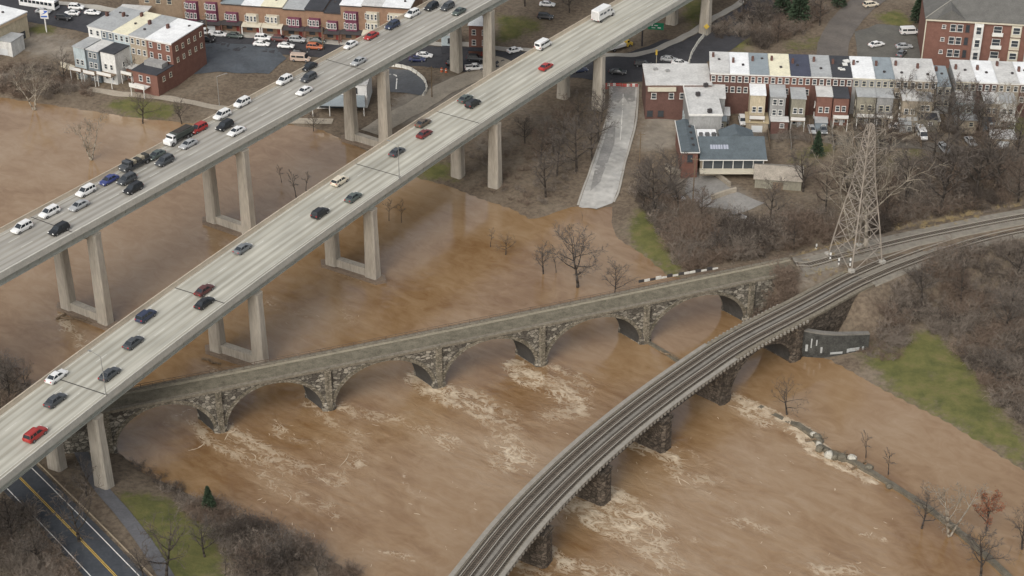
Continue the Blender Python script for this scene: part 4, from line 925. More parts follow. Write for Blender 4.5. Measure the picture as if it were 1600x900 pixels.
RF_NAVY = M('roof_navy', (.062, .068, .095), .8, .2, .4); RF_CREAM = M('roof_cream', (.70, .66, .49), .75, .16, .35); RF_SLATE = M('roof_blue_slate', (.095, .115, .125), .75, .22, .6, .2); RF_BLUEG = M('roof_blue_grey', (.25, .285, .30), .8, .15, .4); RF_SHING = M('roof_shingle', (.125, .122, .112), .9, .2, .5, .2)
TRIM_W = M('trim_white', (.66, .65, .61), .7, .08, 1); TRIM_P = M('trim_plum', (.16, .055, .085), .75, .12, 1); TRIM_D = M('trim_dark', (.055, .05, .05), .8, .15, 1); TRIM_C = M('trim_cream', (.52, .48, .38), .8, .1, 1); PANE = M('window_pane', (.05, .058, .065), .15, .15, .5, spec=.6); WOOD = M('deck_timber', (.20, .15, .105), .9, .25, 1.2); DOOR_R = M('door_red', (.24, .05, .04), .6); DOOR_W = M('garage_door', (.60, .62, .62), .6, .06, 1)
WINM = {}
def window(par, x, y, z, w_, h_, trim, face='-y'):
    k = (round(w_, 2), round(h_, 2), trim.name)
    if k not in WINM:
        fr = MB(); t_ = .11
        fr.box((0, 0, h_ / 2 + t_ / 2), (w_ + 2 * t_, .16, t_)); fr.box((0, -.03, -h_ / 2 - t_ / 2), (w_ + .4, .24, t_)); fr.box((-w_ / 2 - t_ / 2, 0, 0), (t_, .16, h_)); fr.box((w_ / 2 + t_ / 2, 0, 0), (t_, .16, h_)); fr.box((0, .0, 0), (w_, .1, .07))
        pn = MB().box((0, .03, 0), (w_, .05, h_)); WINM[k] = (fr.mesh('window', trim), pn.mesh('pane', PANE))
    o = link('window', WINM[k][0], par); o.location = (x, y, z); o.rotation_euler = (0, 0, {'-y': 0, '+x': pi / 2, '-x': -pi / 2, '+y': pi}[face])
    link('pane', WINM[k][1], o); return o
def flat_roof(par, x0, x1, y0, y1, z, mat, slope=.35, lip=.18):
    rf = MB().rings([[(x0 - lip, y0 - lip, z), (x1 + .02, y0 - lip, z), (x1 + .02, y1 + lip, z + slope), (x0 - lip, y1 + lip, z + slope)], [(x0 - lip, y0 - lip, z + .22), (x1 + .02, y0 - lip, z + .22), (x1 + .02, y1 + lip, z + slope + .22), (x0 - lip, y1 + lip, z + slope + .22)]]).build('roof', mat, par)
    return rf
def chimney(par, x, y, z, h_=1.2, mat=None): MB().box((x, y, z + h_ / 2), (.6, .9, h_)).build('chimney', mat or BR_DK, par); 
def vent(par, x, y, z): MB().box((x, y, z + .2), (.55, .55, .4), .3).build('roof_vent', TRIM_D, par)
def row_house(label, org, rz, w_, dp, h_, wall, roof, ell=None, wins=3, trim=None, group='row houses', gz=None, porch=False, rows=2, name='row_house', sidewin=0, roof_bits=1, party=.02):
    trim = trim or TRIM_W; t = empty(name, label, 'house', org, rz, group)
    wl = MB().box((w_ / 2, dp / 2, (h_ - 1.2) / 2), (w_ - party, dp, h_ + 1.2)).build('wall', wall, t)
    rf = flat_roof(t, 0, w_ - .06, 0, dp, h_ + .005, roof)
    cn = MB().box((w_ / 2, -.12, h_ - .16), (w_ - .04, .24, .26)).build('cornice', trim, t)
    if roof_bits:
        chimney(rf, w_ * random.uniform(.1, .2), dp * random.uniform(.5, .8), h_ + .35)
        for _ in range(roof_bits): vent(rf, w_ * random.uniform(.3, .8), dp * random.uniform(.2, .8), h_ + .35)
    ex0 = ex1 = None
    if ell:
        ew, ed, eh, emat, erf, side = ell; ew = min(ew * 1.12, w_ - .4)
        if dp > 13 and ed > 4: ed *= 1.3; eh = h_ - 3.2; ew = w_ - .5
        if rows == 2 and dp < 13: ed *= 1.35; eh = h_ - (2.7 if ew > 3.7 else 3.3)
        ex0 = 0.12 if side < 0 else w_ - ew - .12; ex1 = ex0 + ew
        e = MB().box(((ex0 + ex1) / 2, -ed / 2 - .01, (eh - 1.2) / 2), (ew, ed, eh + 1.2)).build('rear_wing', emat, t)
        MB().box(((ex0 + ex1) / 2, -ed / 2 - .08, eh + .11), (ew + .3, ed + .35, .22)).build('wing_roof', erf, e)
        for k in range(max(1, int(eh // 2.9))):
            for u in ((.3, .7) if ew > 3 else (.5,)): window(e, ex0 + ew * u, -ed - .07, 1.6 + k * 2.9, .85, 1.35, trim)
            sx = ex1 + .06 if side < 0 else ex0 - .06; window(e, sx, -ed * .5, 1.6 + k * 2.9, .8, 1.3, trim, '+x' if side < 0 else '-x')
        if porch:
            p = MB().box(((ex0 + ex1) / 2, -ed - 1.3, 2.75), (ew, 2.4, .16)).build('porch_deck', WOOD, t)
            for x in (ex0 + .15, ex1 - .15): MB().box((x, -ed - 2.4, 1.0), (.16, .16, 3.6)).build('post', TRIM_W, p)
            MB().box(((ex0 + ex1) / 2, -ed - 2.46, 3.35), (ew, .07, .9)).build('railing', TRIM_W, p)
        MB().box(((ex0 + ex1) / 2 + .5, -ed - .05, 1.0), (.95, .1, 2.0)).build('door', DOOR_W, e)
        if random.random() < .75 and not porch:
            lw, ld, lh = w_ * random.uniform(.5, .92), random.uniform(2, 4), random.uniform(2.4, 3.4); lt = MB().box((w_ / 2, -ed - ld / 2 - .02, (lh - 1) / 2), (lw, ld, lh + 1)).build('lean_to', random.choice((ST_GREY, ST_TAN, ST_OLIVE, BR_DK, SID_SLATE)), t); MB().box((w_ / 2, -ed - ld / 2 - .05, lh + .08), (lw + .3, ld + .3, .16)).build('lean_to_roof', random.choice((RF_PALE, RF_GREY, RF_DARK, RF_BLUEG)), lt)
            window(lt, w_ / 2 + .6, -ed - ld - .08, lh - 1.1, .9, 1.0, trim)
    for k in range(rows):
        z = h_ - 1.45 - k * 2.9
        for i in range(wins):
            x = w_ * (i + .5) / wins
            if ell and ex0 - .5 < x < ex1 + .5 and z - .7 < ell[2] + .4: continue
            window(wl, x, -.07, z, .85, 1.4, trim)
    return t
def frame(a, b):
    d = b - a; d.z = 0; return atan2(d.y, d.x), d.length, d.normalized()

# --- long terrace on the right
zr = 14.6
A, B = P(1110, 114, zr), P(1600, 131, zr); rz, Ltot, U = frame(A, B)
def along(px): return (P(px, 114 + (px - 1110) * 17 / 490, zr) - A).dot(U)
RR = [(1110, 1141, BR_DK, RF_PALE, (3.3, 6, 5.8, ST_GREY, RF_PALE, -1), 'row house with stained white roof beside the L shaped corner building'),
      (1141, 1172, BR_DK, RF_WHITE, None, 'bright white roofed row house second from the corner building'),
      (1172, 1203, BR_RED, RF_BLUEG, (3.4, 5, 5.9, ST_BEIGE, RF_WHITE, -1), 'blue grey roofed row house with beige rear wing'),
      (1203, 1236, BR_RED, RF_CREAM, (3.4, 5.5, 5.8, ST_GREY, RF_GREY, -1), 'cream white roofed row house between blue grey and navy roofs'),
      (1236, 1268, BR_RED, RF_NAVY, (3.2, 5, 5.6, ST_OLIVE, RF_GREY, -1), 'navy roofed row house with brick rear wall'),
      (1268, 1301, BR_DK, RF_GREY, (3.5, 4.5, 6.0, BR_RED, RF_PALE, 1), 'plain grey roofed row house right of the navy roof'),
      (1301, 1333, BR_DK, RF_DARK, (3.4, 5, 5.9, BR_RED, RF_DARK, -1), 'dark tarred roof row house with white patches on top'),
      (1333, 1369, ST_GREY, RF_WHITE, (4.2, 4, 6.2, ST_OLIVE, RF_GREY, 1), 'brilliant white roofed row house with grey rear'),
      (1369, 1399, ST_GREY, RF_BLUEG, (3.6, 4, 6.2, ST_GREY, RF_GREY, -1), 'pale blue grey roofed row house right of the brilliant white one'),
      (1399, 1433, ST_TAN, RF_PALE, (3.4, 5, 5.6, ST_TAN, RF_PALE, 1), 'mottled pale roofed row house behind a bare tree'),
      (1433, 1465, ST_TAN, RF_PALE, (3.2, 4, 5.4, ST_TAN, RF_GREY, -1), 'mottled pale roofed row house last before the gap'),
      (1494, 1527, ST_GREY, RF_PALE, (3.4, 5, 5.8, ST_BLUE, RF_PALE, -1), 'pale roofed row house first right of the gap'),
      (1527, 1560, BR_DK, RF_WHITE, (3.4, 5, 5.8, ST_TAN, RF_PALE, 1), 'white roofed row house near the right edge of the picture'),
      (1560, 1594, ST_TAN, RF_PALE, (3.4, 4.5, 5.6, ST_WHITE, RF_GREY, -1), 'pale roofed row house touching the right edge of the picture'),
      (1594, 1628, BR_DK, RF_WHITE, None, 'white roofed row house cut by the right edge of the picture')]
for x0, x1, wall, roof, ell, lb in RR:
    s0, s1 = along(x0), along(x1); o = A + U * s0; gz = h1(o.x, o.y); o.z = gz
    t = row_house(lb, o, rz, s1 - s0, 12.5, zr - gz, wall, roof, ell, 3, TRIM_W if wall is not ST_GREY else TRIM_C, 'terrace backs on the right', porch=ell is not None and random.random() < .6)
    if roof is RF_DARK:
        for k in range(4): MB().box((random.uniform(1.5, 4.5), random.uniform(3, 11), zr - gz + .62), (random.uniform(.8, 1.6), random.uniform(.8, 1.8), .25), random.uniform(0, 1)).build('roof_sheet', TRIM_W, t)
s0, s1 = along(1466), along(1488); o = A + U * s0; o.z = h1(o.x, o.y)
row_house('low blue grey house in the gap of the right hand terrace', o, rz, s1 - s0, 12, zr - o.z - 1.6, ST_GREY, RF_BLUEG, None, 2, TRIM_C, 'terrace backs on the right', rows=2)
# yard fences and small garages behind the terrace
for i, px in enumerate((1141, 1203, 1236, 1268, 1301, 1333, 1369, 1433)):
    o = A + U * along(px); fe = empty('yard_fence', 'timber yard fence running back from the terrace, %s' % ['between the first two white roofs', 'left of the cream roofed house', 'between cream and navy roofs', 'right of the navy roof', 'right of the plain grey roof', 'left of the brilliant white roof', 'right of the brilliant white roof', 'under the mottled roofs'][i], 'fence', o, rz, 'yard fences')
    for k in range(9):
        y = -6.6 - k * 1.5; q = Matrix.Rotation(rz, 3, 'Z') @ Vector((0, y, 0)); z = h1(o.x + q.x, o.y + q.y) - o.z
        MB().box((0, y, z + .8), (.08, 1.42, 1.5)).build('board_panel', WOOD if i % 2 else M('fence_grey', (.22, .21, .19), .9, .2, 1), fe); MB().box((0, y + .75, z + .85), (.12, .12, 1.75)).build('post', WOOD, fe)
def shed(label, px, py, w_, dp, h_, wall, roof, rz_=None, name='shed', cat='shed'):
    o = G(px, py); t = empty(name, label, cat, o, rz if rz_ is None else rz_); MB().box((0, dp / 2, h_ / 2 - .4), (w_, dp, h_ + .8)).build('wall', wall, t)
    MB().box((0, dp / 2, h_ + .1), (w_ + .4, dp + .4, .2)).build('roof', roof, t); MB().box((0, -.04, .95), (w_ * .5, .08, 1.9)).build('door', DOOR_W, t); return t
shed('small pale roofed shed beside the brick yard wall of the restaurant', 1119, 194, 6.5, 4.5, 2.6, ST_GREY, RF_WHITE)
shed('tan roofed garage in the yard right of the restaurant', 1182, 207, 5.5, 6, 2.6, ST_TAN, M('roof_tan', (.40, .33, .21), .9, .15, .5))
shed('long low garage with a white eave behind the mottled roofs', 1442, 203, 8, 5.5, 2.5, ST_TAN, RF_PALE)
shed('small garage among bare trees at the right edge', 1566, 232, 6, 5, 2.6, ST_TAN, RF_PALE)
# --- L shaped corner building
zl = 12.0
c0, c1 = P(1010, 133, zl), P(1112, 133, zl); rzl, Ll, Ul = frame(c0, c1); o = c0.copy(); o.z = h1(o.x, o.y) ; hh = zl - o.z
lb_ = empty('corner_building', 'L shaped corner building with stained white flat roof and brick walls', 'building', o, rzl)
MB().box((Ll / 2, 6.5, hh / 2 - .6), (Ll, 13, hh + 1.2)).build('wall', BR_DK, lb_); MB().box((Ll / 2, 6.5, hh + .12), (Ll + .4, 13.4, .25)).build('roof', RF_PALE, lb_)
MB().box((1.8 + 2.2, -.35, hh - 1.0), (7.2, .7, 1.0)).build('bay_panel', TRIM_C, lb_)
for x in (2, 6.5, 9.3): window(lb_, x, -.07, hh - 3.0, 1.1, 1.5, TRIM_W)
for x in (1.2, 4): window(lb_, x, -.07, 1.6, 1.3, 1.5, TRIM_D)
x0, x1 = 9.6, 17.6; dpn = 17.0
wg = MB().box(((x0 + x1) / 2, -dpn / 2 - .01, hh / 2 - .9), (x1 - x0, dpn, hh + .4)).build('wing', ST_GREY, lb_)
MB().box(((x0 + x1) / 2, -dpn / 2 - .1, hh - .55), (x1 - x0 + .5, dpn + .3, .24)).build('wing_roof', RF_PALE, lb_)
MB().rings([[(x0 - .2, -dpn - .15, hh - .43), (x1 + .2, -dpn - .15, hh - .43), (x1 + .2, -dpn - .15, hh - .1), (x0 - .2, -dpn - .15, hh - .1)], [(x0 - .2, -dpn + .1, hh - .43), (x1 + .2, -dpn + .1, hh - .43), (x1 + .2, -dpn + .1, hh - .1), (x0 - .2, -dpn + .1, hh - .1)]]).build('parapet', TRIM_W, lb_)
MB().rings([[(x0 - .26, -dpn, hh - .43), (x0 + .0, -dpn, hh - .43), (x0, -dpn, hh - .08), (x0 - .26, -dpn, hh - .08)], [(x0 - .26, 0, hh - .43), (x0, 0, hh - .43), (x0, 0, hh - .08), (x0 - .26, 0, hh - .08)]]).build('parapet', TRIM_W, lb_)
for x, y in ((x0 + 5, -dpn + 1), (x0 + 3, -6), (x0 + 5.5, -.5), (3, 9), (6, 8)): MB().box((x, y, hh + .3), (1.0, .8, .9), .4).build('roof_unit', TRIM_D if x > 8 else ST_GREY, lb_)
for k in range(6): window(wg, x0 - .06, -2.5 - k * 2.6, 2.2, 1.4, 2.4, ST_BLUE, '-x')
# --- restaurant by the river lot
zz = 8.4
a = P(1066, 238, zz); b = P(1091, 238, zz); rzr, Lg, Ur = frame(a, b); o = a.copy(); o.z = h1(o.x, o.y); hh = zz - o.z
rt = empty('restaurant', 'riverside restaurant with blue slate roofs and a glazed terrace front', 'building', o, rzr)
gd = 17.0
MB().box((Lg / 2, gd / 2, hh / 2 - 1), (Lg, gd, hh + 2)).build('brick_wall', BR_RED, rt)
MB().rings([[(-.3, y, hh - .02), (Lg + .3, y, hh - .02), (Lg + .3, y, hh + .25), (Lg / 2, y, hh + .95), (-.3, y, hh + .25)] for y in (-.35, gd)][::-1]).build('slate_roof', RF_SLATE, rt)
for s in (-.36, Lg + .36): MB().box((s, gd / 2, hh + .14), (.14, gd + .7, .34)).build('gutter', TRIM_W, rt)
MB().box((Lg / 2, -.4, hh + .08), (Lg + .7, .12, .22)).build('fascia', TRIM_W, rt)
window(rt, Lg / 2, -.08, hh - 1.6, 1.1, 1.8, TRIM_D); MB().box((Lg / 2, -.12, hh - 2.8), (1.6, .1, .3)).build('lintel', BR_DK, rt)
for k in range(4): vent(rt, Lg / 2 + .9, 2.5 + k * 3.4, hh + .6)
x0, x1 = Lg + .45, Lg + 16.6
MB().box(((x0 + x1) / 2, 7, (hh - 3.2) / 2), (x1 - x0 - .6, 12.5, hh - 1.2)).build('hall_wall', ST_TAN, rt)
MB().rings([[(x, -1.0, hh - 1.75), (x, -1.0, hh - 1.45), (x, 6.2, hh + 1.3), (x, 6.2, hh + .9)] for x in (x0, x1)]).build('slate_roof', RF_SLATE, rt)
MB().rings([[(x0 + 5.5, 6.21, hh + .2), (x1 - 2.2, 6.21, hh + .2), (x0 + 9.5, 6.21, hh + 1.9)], [(x0 + 5.5, 12, hh + .2), (x1 - 2.2, 12, hh + .2), (x0 + 9.5, 12, hh + 1.9)]]).build('gable_roof', RF_SLATE, rt)
MB().box((x0 + 2.6, 9.6, hh - .2), (4.8, 6.4, .5)).build('flat_roof', RF_WHITE, rt)
for k in range(3): MB().box((x0 + 1.0 + k * 1.6, 9.0, hh + .45), (.9, .9, .8), .2 * k).build('air_unit', M('unit_dark', (.10, .10, .10), .7, .3, 2), rt)
MB().box(((x0 + x1) / 2, -1.05, hh - 1.62), (x1 - x0 + .2, .14, .2)).build('gutter', TRIM_W, rt)
for k in range(7):
    x = x0 + .8 + k * (x1 - x0 - 1.6) / 6; MB().box((x, -.6, hh - 2.95), (.16, .16, 2.4)).build('post', TRIM_W, rt)
    if k < 6: MB().box((x + (x1 - x0 - 1.6) / 12, -.45, hh - 2.95), ((x1 - x0 - 1.6) / 6 - .2, .06, 2.3)).build('glass_panel', PANE, rt)
MB().box(((x0 + x1) / 2 - .5, -1.6, hh - 4.3), (x1 - x0 - 1, 2.4, .35)).build('terrace_slab', TRIM_C, rt); MB().box((x1 - 1.6, -1.8, hh - 4.6), (2.2, 2.6, 2.0)).build('stair_block', KERB, rt)
sg = MB(); ang = atan2(2.75, 7.2)
for k, (x, ww) in enumerate(((3.0, .55), (3.65, .5), (4.25, .5), (4.9, .55), (5.5, .4), (6.2, .55), (6.85, .5))):
    R = [[(x0 + x - ww / 2, y, hh - 1.45 + (y + 1) * 2.75 / 7.2 + dz) for y, dz in ((2.2, .02), (3.5, .02), (3.5, .07), (2.2, .07))], [(x0 + x + ww / 2, y, hh - 1.45 + (y + 1) * 2.75 / 7.2 + dz) for y, dz in ((2.2, .02), (3.5, .02), (3.5, .07), (2.2, .07))]]
    MB().rings(R).build('roof_letter', M('letter_lavender', (.34, .36, .42), .7, .1, 2), rt)
# stone retaining walls and steps below the restaurant
for pts, lb in (([(1093, 258), (1115, 272), (1140, 292)], 'pale retaining wall stepping down from the restaurant terrace'), ([(1040, 262), (1052, 270), (1075, 275)], 'low pale wall in front of the brick gable'), ([(1112, 312), (1135, 304), (1150, 300)], 'short pale wall at the edge of the restaurant lot')):
    l_ = Line([G(*q) for q in pts], 1.5); R = []
    for i in range(9):
        d = l_.len * i / 8; z = l_.at(d).z; a_, b_ = l_.off(d, .35), l_.off(d, -.35); R.append([(a_.x, a_.y, z - .6), (b_.x, b_.y, z - .6), (b_.x, b_.y, z + 1.2), (a_.x, a_.y, z + 1.2)])
    tag(MB().rings(R).build('retaining_wall', PATH), lb, 'wall')
o = G(1215, 296); sh = empty('boathouse', 'weathered boathouse with shallow pale gable roof in the brush', 'shed', o, radians(-8))
MB().box((0, 4, 1), (11, 8, 3.2)).build('wall', ST_OLIVE, sh); MB().rings([[(x, -.4, 2.55), (x, 8.4, 2.55), (x, 4, 4.3)] for x in (-5.9, 5.9)]).build('roof', M('roof_weathered', (.31, .275, .225), .9, .3, .6), sh); MB().box((0, -.05, .9), (2.4, .1, 2.0)).build('door', WOOD, sh)

# --- terrace block on the left, backs to the river
zq = 13.6
A2, B2 = P(137, 41, zq), P(268, 69, zq); rz2, L2, U2 = frame(A2, B2)
for f0, f1, wall, roof, ell, lb in ((0, .155, ST_WHITE, RF_GREY, (3.2, 5.5, 5.6, ST_BLUE, RF_GREY, -1), 'grey roofed end house with pale blue rear wing in the left terrace'),
        (.155, .31, SID_SLATE, RF_GREY, (3.0, 5.5, 5.4, SID_SLATE, RF_PALE, 1), 'grey roofed house with slate blue rear wing in the left terrace'),
        (.31, .50, ST_BLUE, RF_CREAM, (3.0, 5, 5.2, ST_WHITE, RF_DARK, -1), 'cream roofed house in the middle of the left terrace'),
        (.50, .70, ST_TAN, RF_GREY, (3.2, 3, 3.6, BR_RED, RF_PALE, -1), 'pale grey roofed house with red rear porch in the left terrace'),
        (.70, 1.0, BR_RED, RF_WHITE, None, 'white roofed brick end house beside the blue grey parking lot')):
    o = A2 + U2 * (f0 * L2); o.z = h1(o.x, o.y); wd = (f1 - f0) * L2; hq = zq - o.z
    t = row_house(lb, o, rz2, wd, 14.5, hq, wall, roof, ell, 2 if wd < 5 else 3, TRIM_W, 'terrace block on the left', porch=ell is not None)
    if f1 == 1.0:
        MB().box((wd / 2 + .15, -3.8, 2.4), (wd - .3, 7.4, 7.4)).build('rear_wing', BR_RED, t); MB().box((wd / 2, -3.8, 6.2), (wd, 7.7, .2)).build('wing_roof', RF_DARK, t)
        for k in range(5): window(t, wd + .04, 2 + k * 2.7, hq - 1.9 - .2 * (k % 2), .7, 1.2, TRIM_C, '+x'); window(t, wd + .04, 2 + k * 2.7, hq - 5.2, .7, 1.2, TRIM_C, '+x')
        for k in range(2): window(t, wd + .04, -1.8 - k * 3, 4.2, .8, 1.2, TRIM_C, '+x'); window(t, wd * (.35 + .3 * k), -7.58, 4.4, .9, 1.5, TRIM_W)
        p = MB().box((wd * .4, -8.9, 2.6), (wd * .6, 2.6, .16)).build('balcony', TRIM_W, t); MB().box((wd * .4, -10.15, 3.2), (wd * .6, .08, 1.0)).build('railing', TRIM_W, p)
        for s in (.15, .65): MB().box((wd * s, -10, 1.0), (.16, .16, 3.2)).build('post', TRIM_W, p)
        MB().box((wd * .5, -2.2, 6.9), (wd * .7, 2.6, 1.2)).build('roof_clutter', ST_GREY, t)
# garden wall and carport clutter behind that block
for pts, lb in (([(96, 104), (118, 112), (122, 125)], 'cream garden wall left of the left terrace'), ([(122, 112), (160, 118), (200, 124)], 'grey yard wall behind the left terrace')):
    l_ = Line([G(*q) for q in pts], 1.5); R = []
    for i in range(8):
        d = l_.len * i / 7; z = l_.at(d).z; a_, b_ = l_.off(d, .2), l_.off(d, -.2); R.append([(a_.x, a_.y, z - .5), (b_.x, b_.y, z - .5), (b_.x, b_.y, z + 1.5), (a_.x, a_.y, z + 1.5)])
    tag(MB().rings(R).build('garden_wall', TRIM_C if 'cream' in lb else ST_GREY), lb, 'wall')
on_ground(152, 110, 10, 'suv', 'white', 'white SUV in the yard below the left terrace', GP, .05)

# --- terrace facing the street at the top, bay windows towards the viewer
a, b = G(288, 46), G(575, 64); rz3, L3, U3 = frame(a, b)
TOP = [(288, 320, BR_BR, RF_PALE, TRIM_P, 11.5, 'brown brick house with plum bays, leftmost of the street terrace'), (320, 350, BR_BR, RF_PALE, TRIM_P, 11.5, 'brown brick house with plum bays, second in the street terrace'),
       (350, 382, BR_BR, RF_BLUEG, TRIM_P, 8.4, 'street terrace house with pale blue roof'), (382, 413, BR_BR, RF_WHITE, TRIM_C, 8.4, 'white roofed street terrace house left of the cream one'), (413, 446, BR_BR, RF_CREAM, TRIM_C, 8.4, 'cream roofed street terrace house with pale bay'),
       (446, 480, BR_BR, RF_GREY, TRIM_P, 8.4, 'grey roofed street terrace house with plum bay'), (480, 509, BR_BR, RF_DARK, TRIM_P, 8.4, 'black roofed street terrace house, left one of two'), (509, 535, BR_BR, RF_DARK, TRIM_P, 8.4, 'black roofed street terrace house, right one of two'),
       (535, 568, BR_BR, RF_WHITE, TRIM_P, 10.6, 'tall white roofed street terrace house with plum bay'), (568, 600, BR_BR, RF_PALE, TRIM_C, 10.6, 'tall pale roofed street terrace house with cream bay'), (600, 642, BR_BR, RF_WHITE, TRIM_C, 10.6, 'tall white roofed street terrace house beside the far bridge')]
bayk = 0
for x0, x1, wall, roof, trim, h_, lb in TOP:
    f0, f1 = (x0 - 288) / 287, (x1 - 288) / 287; o = a + U3 * (f0 * L3); o.z = h1(o.x, o.y); wd = (f1 - f0) * L3
    t = row_house(lb, o, rz3, wd, 15, h_, wall, roof, None, 0, TRIM_D, 'street terrace with bay windows', rows=0)
    st_n = 3 if h_ > 9 else 2
    for s in range(1, st_n):
        z0 = .4 + s * 2.9; by = MB().prism([(wd * .18, -.02), (wd * .26, -.95), (wd * .74, -.95), (wd * .82, -.02)], z0, z0 + 2.75).build('bay', trim, t)
        for k in range(3): window(by, wd * (.32 + .18 * k), -1.02, z0 + 1.5, .52, 1.5, TRIM_W)
        window(by, wd * .2, -.5, z0 + 1.5, .4, 1.5, TRIM_W)
    po = MB().rings([[(.1, -2.3, 2.75), (wd - .1, -2.3, 2.75), (wd - .1, -.02, 3.25), (.1, -.02, 3.25)], [(.1, -2.3, 2.9), (wd - .1, -2.3, 2.9), (wd - .1, -.02, 3.42), (.1, -.02, 3.42)]]).build('porch_roof', TRIM_D if trim is not TRIM_C else TRIM_C, t)
    for x in (.3, wd - .3): MB().box((x, -2.1, 1.2), (.28, .28, 3.0)).build('porch_post', BR_RED if trim is TRIM_P else TRIM_W, po)
    MB().box((wd * .75, -.06, 1.1), (1.0, .1, 2.2)).build('door', DOOR_R, t); MB().box((wd * .32, -.05, 1.5), (1.7, .08, 1.3)).build('front_window', PANE, t); MB().box((wd * .5, -1.4, -.2), (wd - .2, 2.6, .9)).build('porch_floor', KERB, t)
MB().box((0, 0, 0), (.1, .1, .1))
shed('garage block with pale door left of the street terrace', 330, 50, 5.2, 4, 2.8, BR_RED, RF_GREY, rz3)
o = G(262, 26); t = empty('workshop', 'tan brick workshop with pale awning roof left of the street terrace', 'building', o, rz3)
MB().box((-2, 6, 3.5), (13, 11, 8.5)).build('wall', M('brick_tan', (.24, .18, .125), .9, .2, .8), t); MB().box((-2, 6, 7.85), (13.4, 11.4, .25)).build('roof', RF_PALE, t); MB().box((-8.5, -3, 3.3), (9, 4, .25)).build('awning', RF_PALE, t)
for k in range(3): window(t, -6 + k * 3.4, .42, 4.5, 1.2, 1.4, TRIM_C)
# --- filling station building and pole sign, top left
a, b = P(-60, 68, 9.5), P(41, 19, 9.5); o = b.copy(); o.z = h1(o.x, o.y); hh = 9.5 - o.z; rz4, L4, U4 = frame(a, b)
t = empty('filling_station', 'low cream building with white flat roof in the top left corner', 'building', o, rz4)
MB().box((-L4 / 2, 7, hh / 2 - .5), (L4, 14, hh + 1)).build('wall', ST_BEIGE, t); MB().box((-L4 / 2, 7, hh + .1), (L4 + .6, 14.6, .3)).build('roof', RF_WHITE, t); MB().box((-L4 / 2, -.12, hh - .5), (L4, .22, .7)).build('sign_band', M('band_tan', (.55, .42, .28), .7), t)
for k in range(5): MB().box((-3 - k * 4, -.06, 1.4), (2.6, .1, 2.2)).build('shop_window', PANE, t)
for k in range(3): vent(t, -4 - k * 4, 5 + 2 * k, hh + .3)
o = G(73, 50); t = empty('pole_sign', 'white and blue sign on a pale pole beside the left forecourt', 'sign', o, radians(-10))
MB().box((0, 0, 2.2), (.3, .3, 4.6)).build('pole', TRIM_W, t); MB().box((0, 0, 5.4), (2.4, .3, 2.6)).build('sign_panel', TRIM_W, t)
BLU = M('sign_blue', (.05, .12, .42), .5)
MB().add([(-.2, -.17, 6.6), (1.1, -.17, 6.6), (1.1, -.17, 6.3), (.1, -.17, 5.6), (-.9, -.17, 5.3), (.3, -.17, 6.1)], [(0, 5, 4, 3, 2, 1)]).build('logo_stroke', BLU, t); MB().add([(-1.0, -.17, 4.9), (.9, -.17, 5.1), (.9, -.17, 4.6), (-1.0, -.17, 4.5)], [(0, 3, 2, 1)]).build('logo_stroke', BLU, t)
shed('small grey white house at the left edge of the picture', 6, 86, 6, 6, 4.2, ST_WHITE, RF_GREY, radians(-20), 'cottage', 'house')
# --- white riverside restaurant under the far bridge
o = G(488, 176); t = empty('white_building', 'white two storey building with pale awning below the far bridge', 'building', o, radians(-4))
MB().box((7.5, 7, 3.3), (13.5, 9, 7.6)).build('wall', M('render_white', (.78, .78, .75), .8, .06), t); MB().box((7.5, 7, 7.2), (13.9, 9.4, .25)).build('roof', RF_PALE, t)
MB().rings([[(.2, -2.2, 3.0), (14.4, -2.2, 3.0), (13.6, 2.45, 4.1), (1.0, 2.45, 4.1)], [(.2, -2.2, 3.18), (14.4, -2.2, 3.18), (13.6, 2.45, 4.28), (1.0, 2.45, 4.28)]]).build('awning', RF_BLUEG, t)
for x in (.5, 5, 9.5, 14): MB().box((x, -2, 1.2), (.2, .2, 3.6)).build('post', TRIM_W, t)
MB().box((7.5, 2.35, 1.6), (12, .12, 2.4)).build('shop_window', PANE, t); window(t, 11, 2.42, 5.5, 1.3, 1.4, TRIM_D); window(t, 3, 2.42, 5.5, 1.3, 1.4, TRIM_D)
MB().box((11.2, 8.5, 8.6), (2.6, 3.5, 2.6)).build('roof_house', ST_WHITE, t); MB().box((10.4, 7.8, 10.2), (1.2, 1.2, 1.0)).build('roof_unit', TRIM_W, t)
# --- brick house and small white house seen between the far bridge columns
o = G(733, 88); t = empty('brick_house', 'red brick house with white hipped roof seen between bridge columns', 'house', o, radians(-6))
MB().box((2.9, 4, 4.2), (5.8, 8, 10)).build('wall', BR_RED, t); MB().rings([[(-.3, -.3, 9.2), (6.1, -.3, 9.2), (6.1, 8.3, 9.2), (-.3, 8.3, 9.2)], [(2.8, 3.5, 10.6), (3.0, 3.5, 10.6), (3.0, 4.5, 10.6), (2.8, 4.5, 10.6)]]).build('roof', RF_WHITE, t)
for z in (7.2, 4.2): [window(t, x, -.07, z, .9, 1.4, TRIM_W) for x in (1.4, 4.2)]
MB().box((2.9, -1.2, 2.7), (5.8, 2.4, .2)).build('porch_roof', RF_DARK, t); MB().box((3.8, -.05, 1.1), (1, .1, 2.2)).build('door', DOOR_R, t)
for x in (.3, 5.5): MB().box((x, -2.2, 1.2), (.25, .25, 2.9)).build('porch_post', BR_RED, t)
o = G(690, 82); t = empty('small_white_house', 'small pale blue white house left of the far bridge column', 'house', o, radians(-6)); MB().box((1.8, 3, 2.2), (3.6, 6, 6)).build('wall', ST_BLUE, t); MB().box((1.8, 3, 5.3), (4, 6.4, .25)).build('roof', RF_PALE, t); window(t, 2.4, -.07, 3.6, 1.0, 1.3, TRIM_D); MB().box((1.8, -.5, 1.1), (3.4, 1, 2)).build('porch', RF_DARK, t)
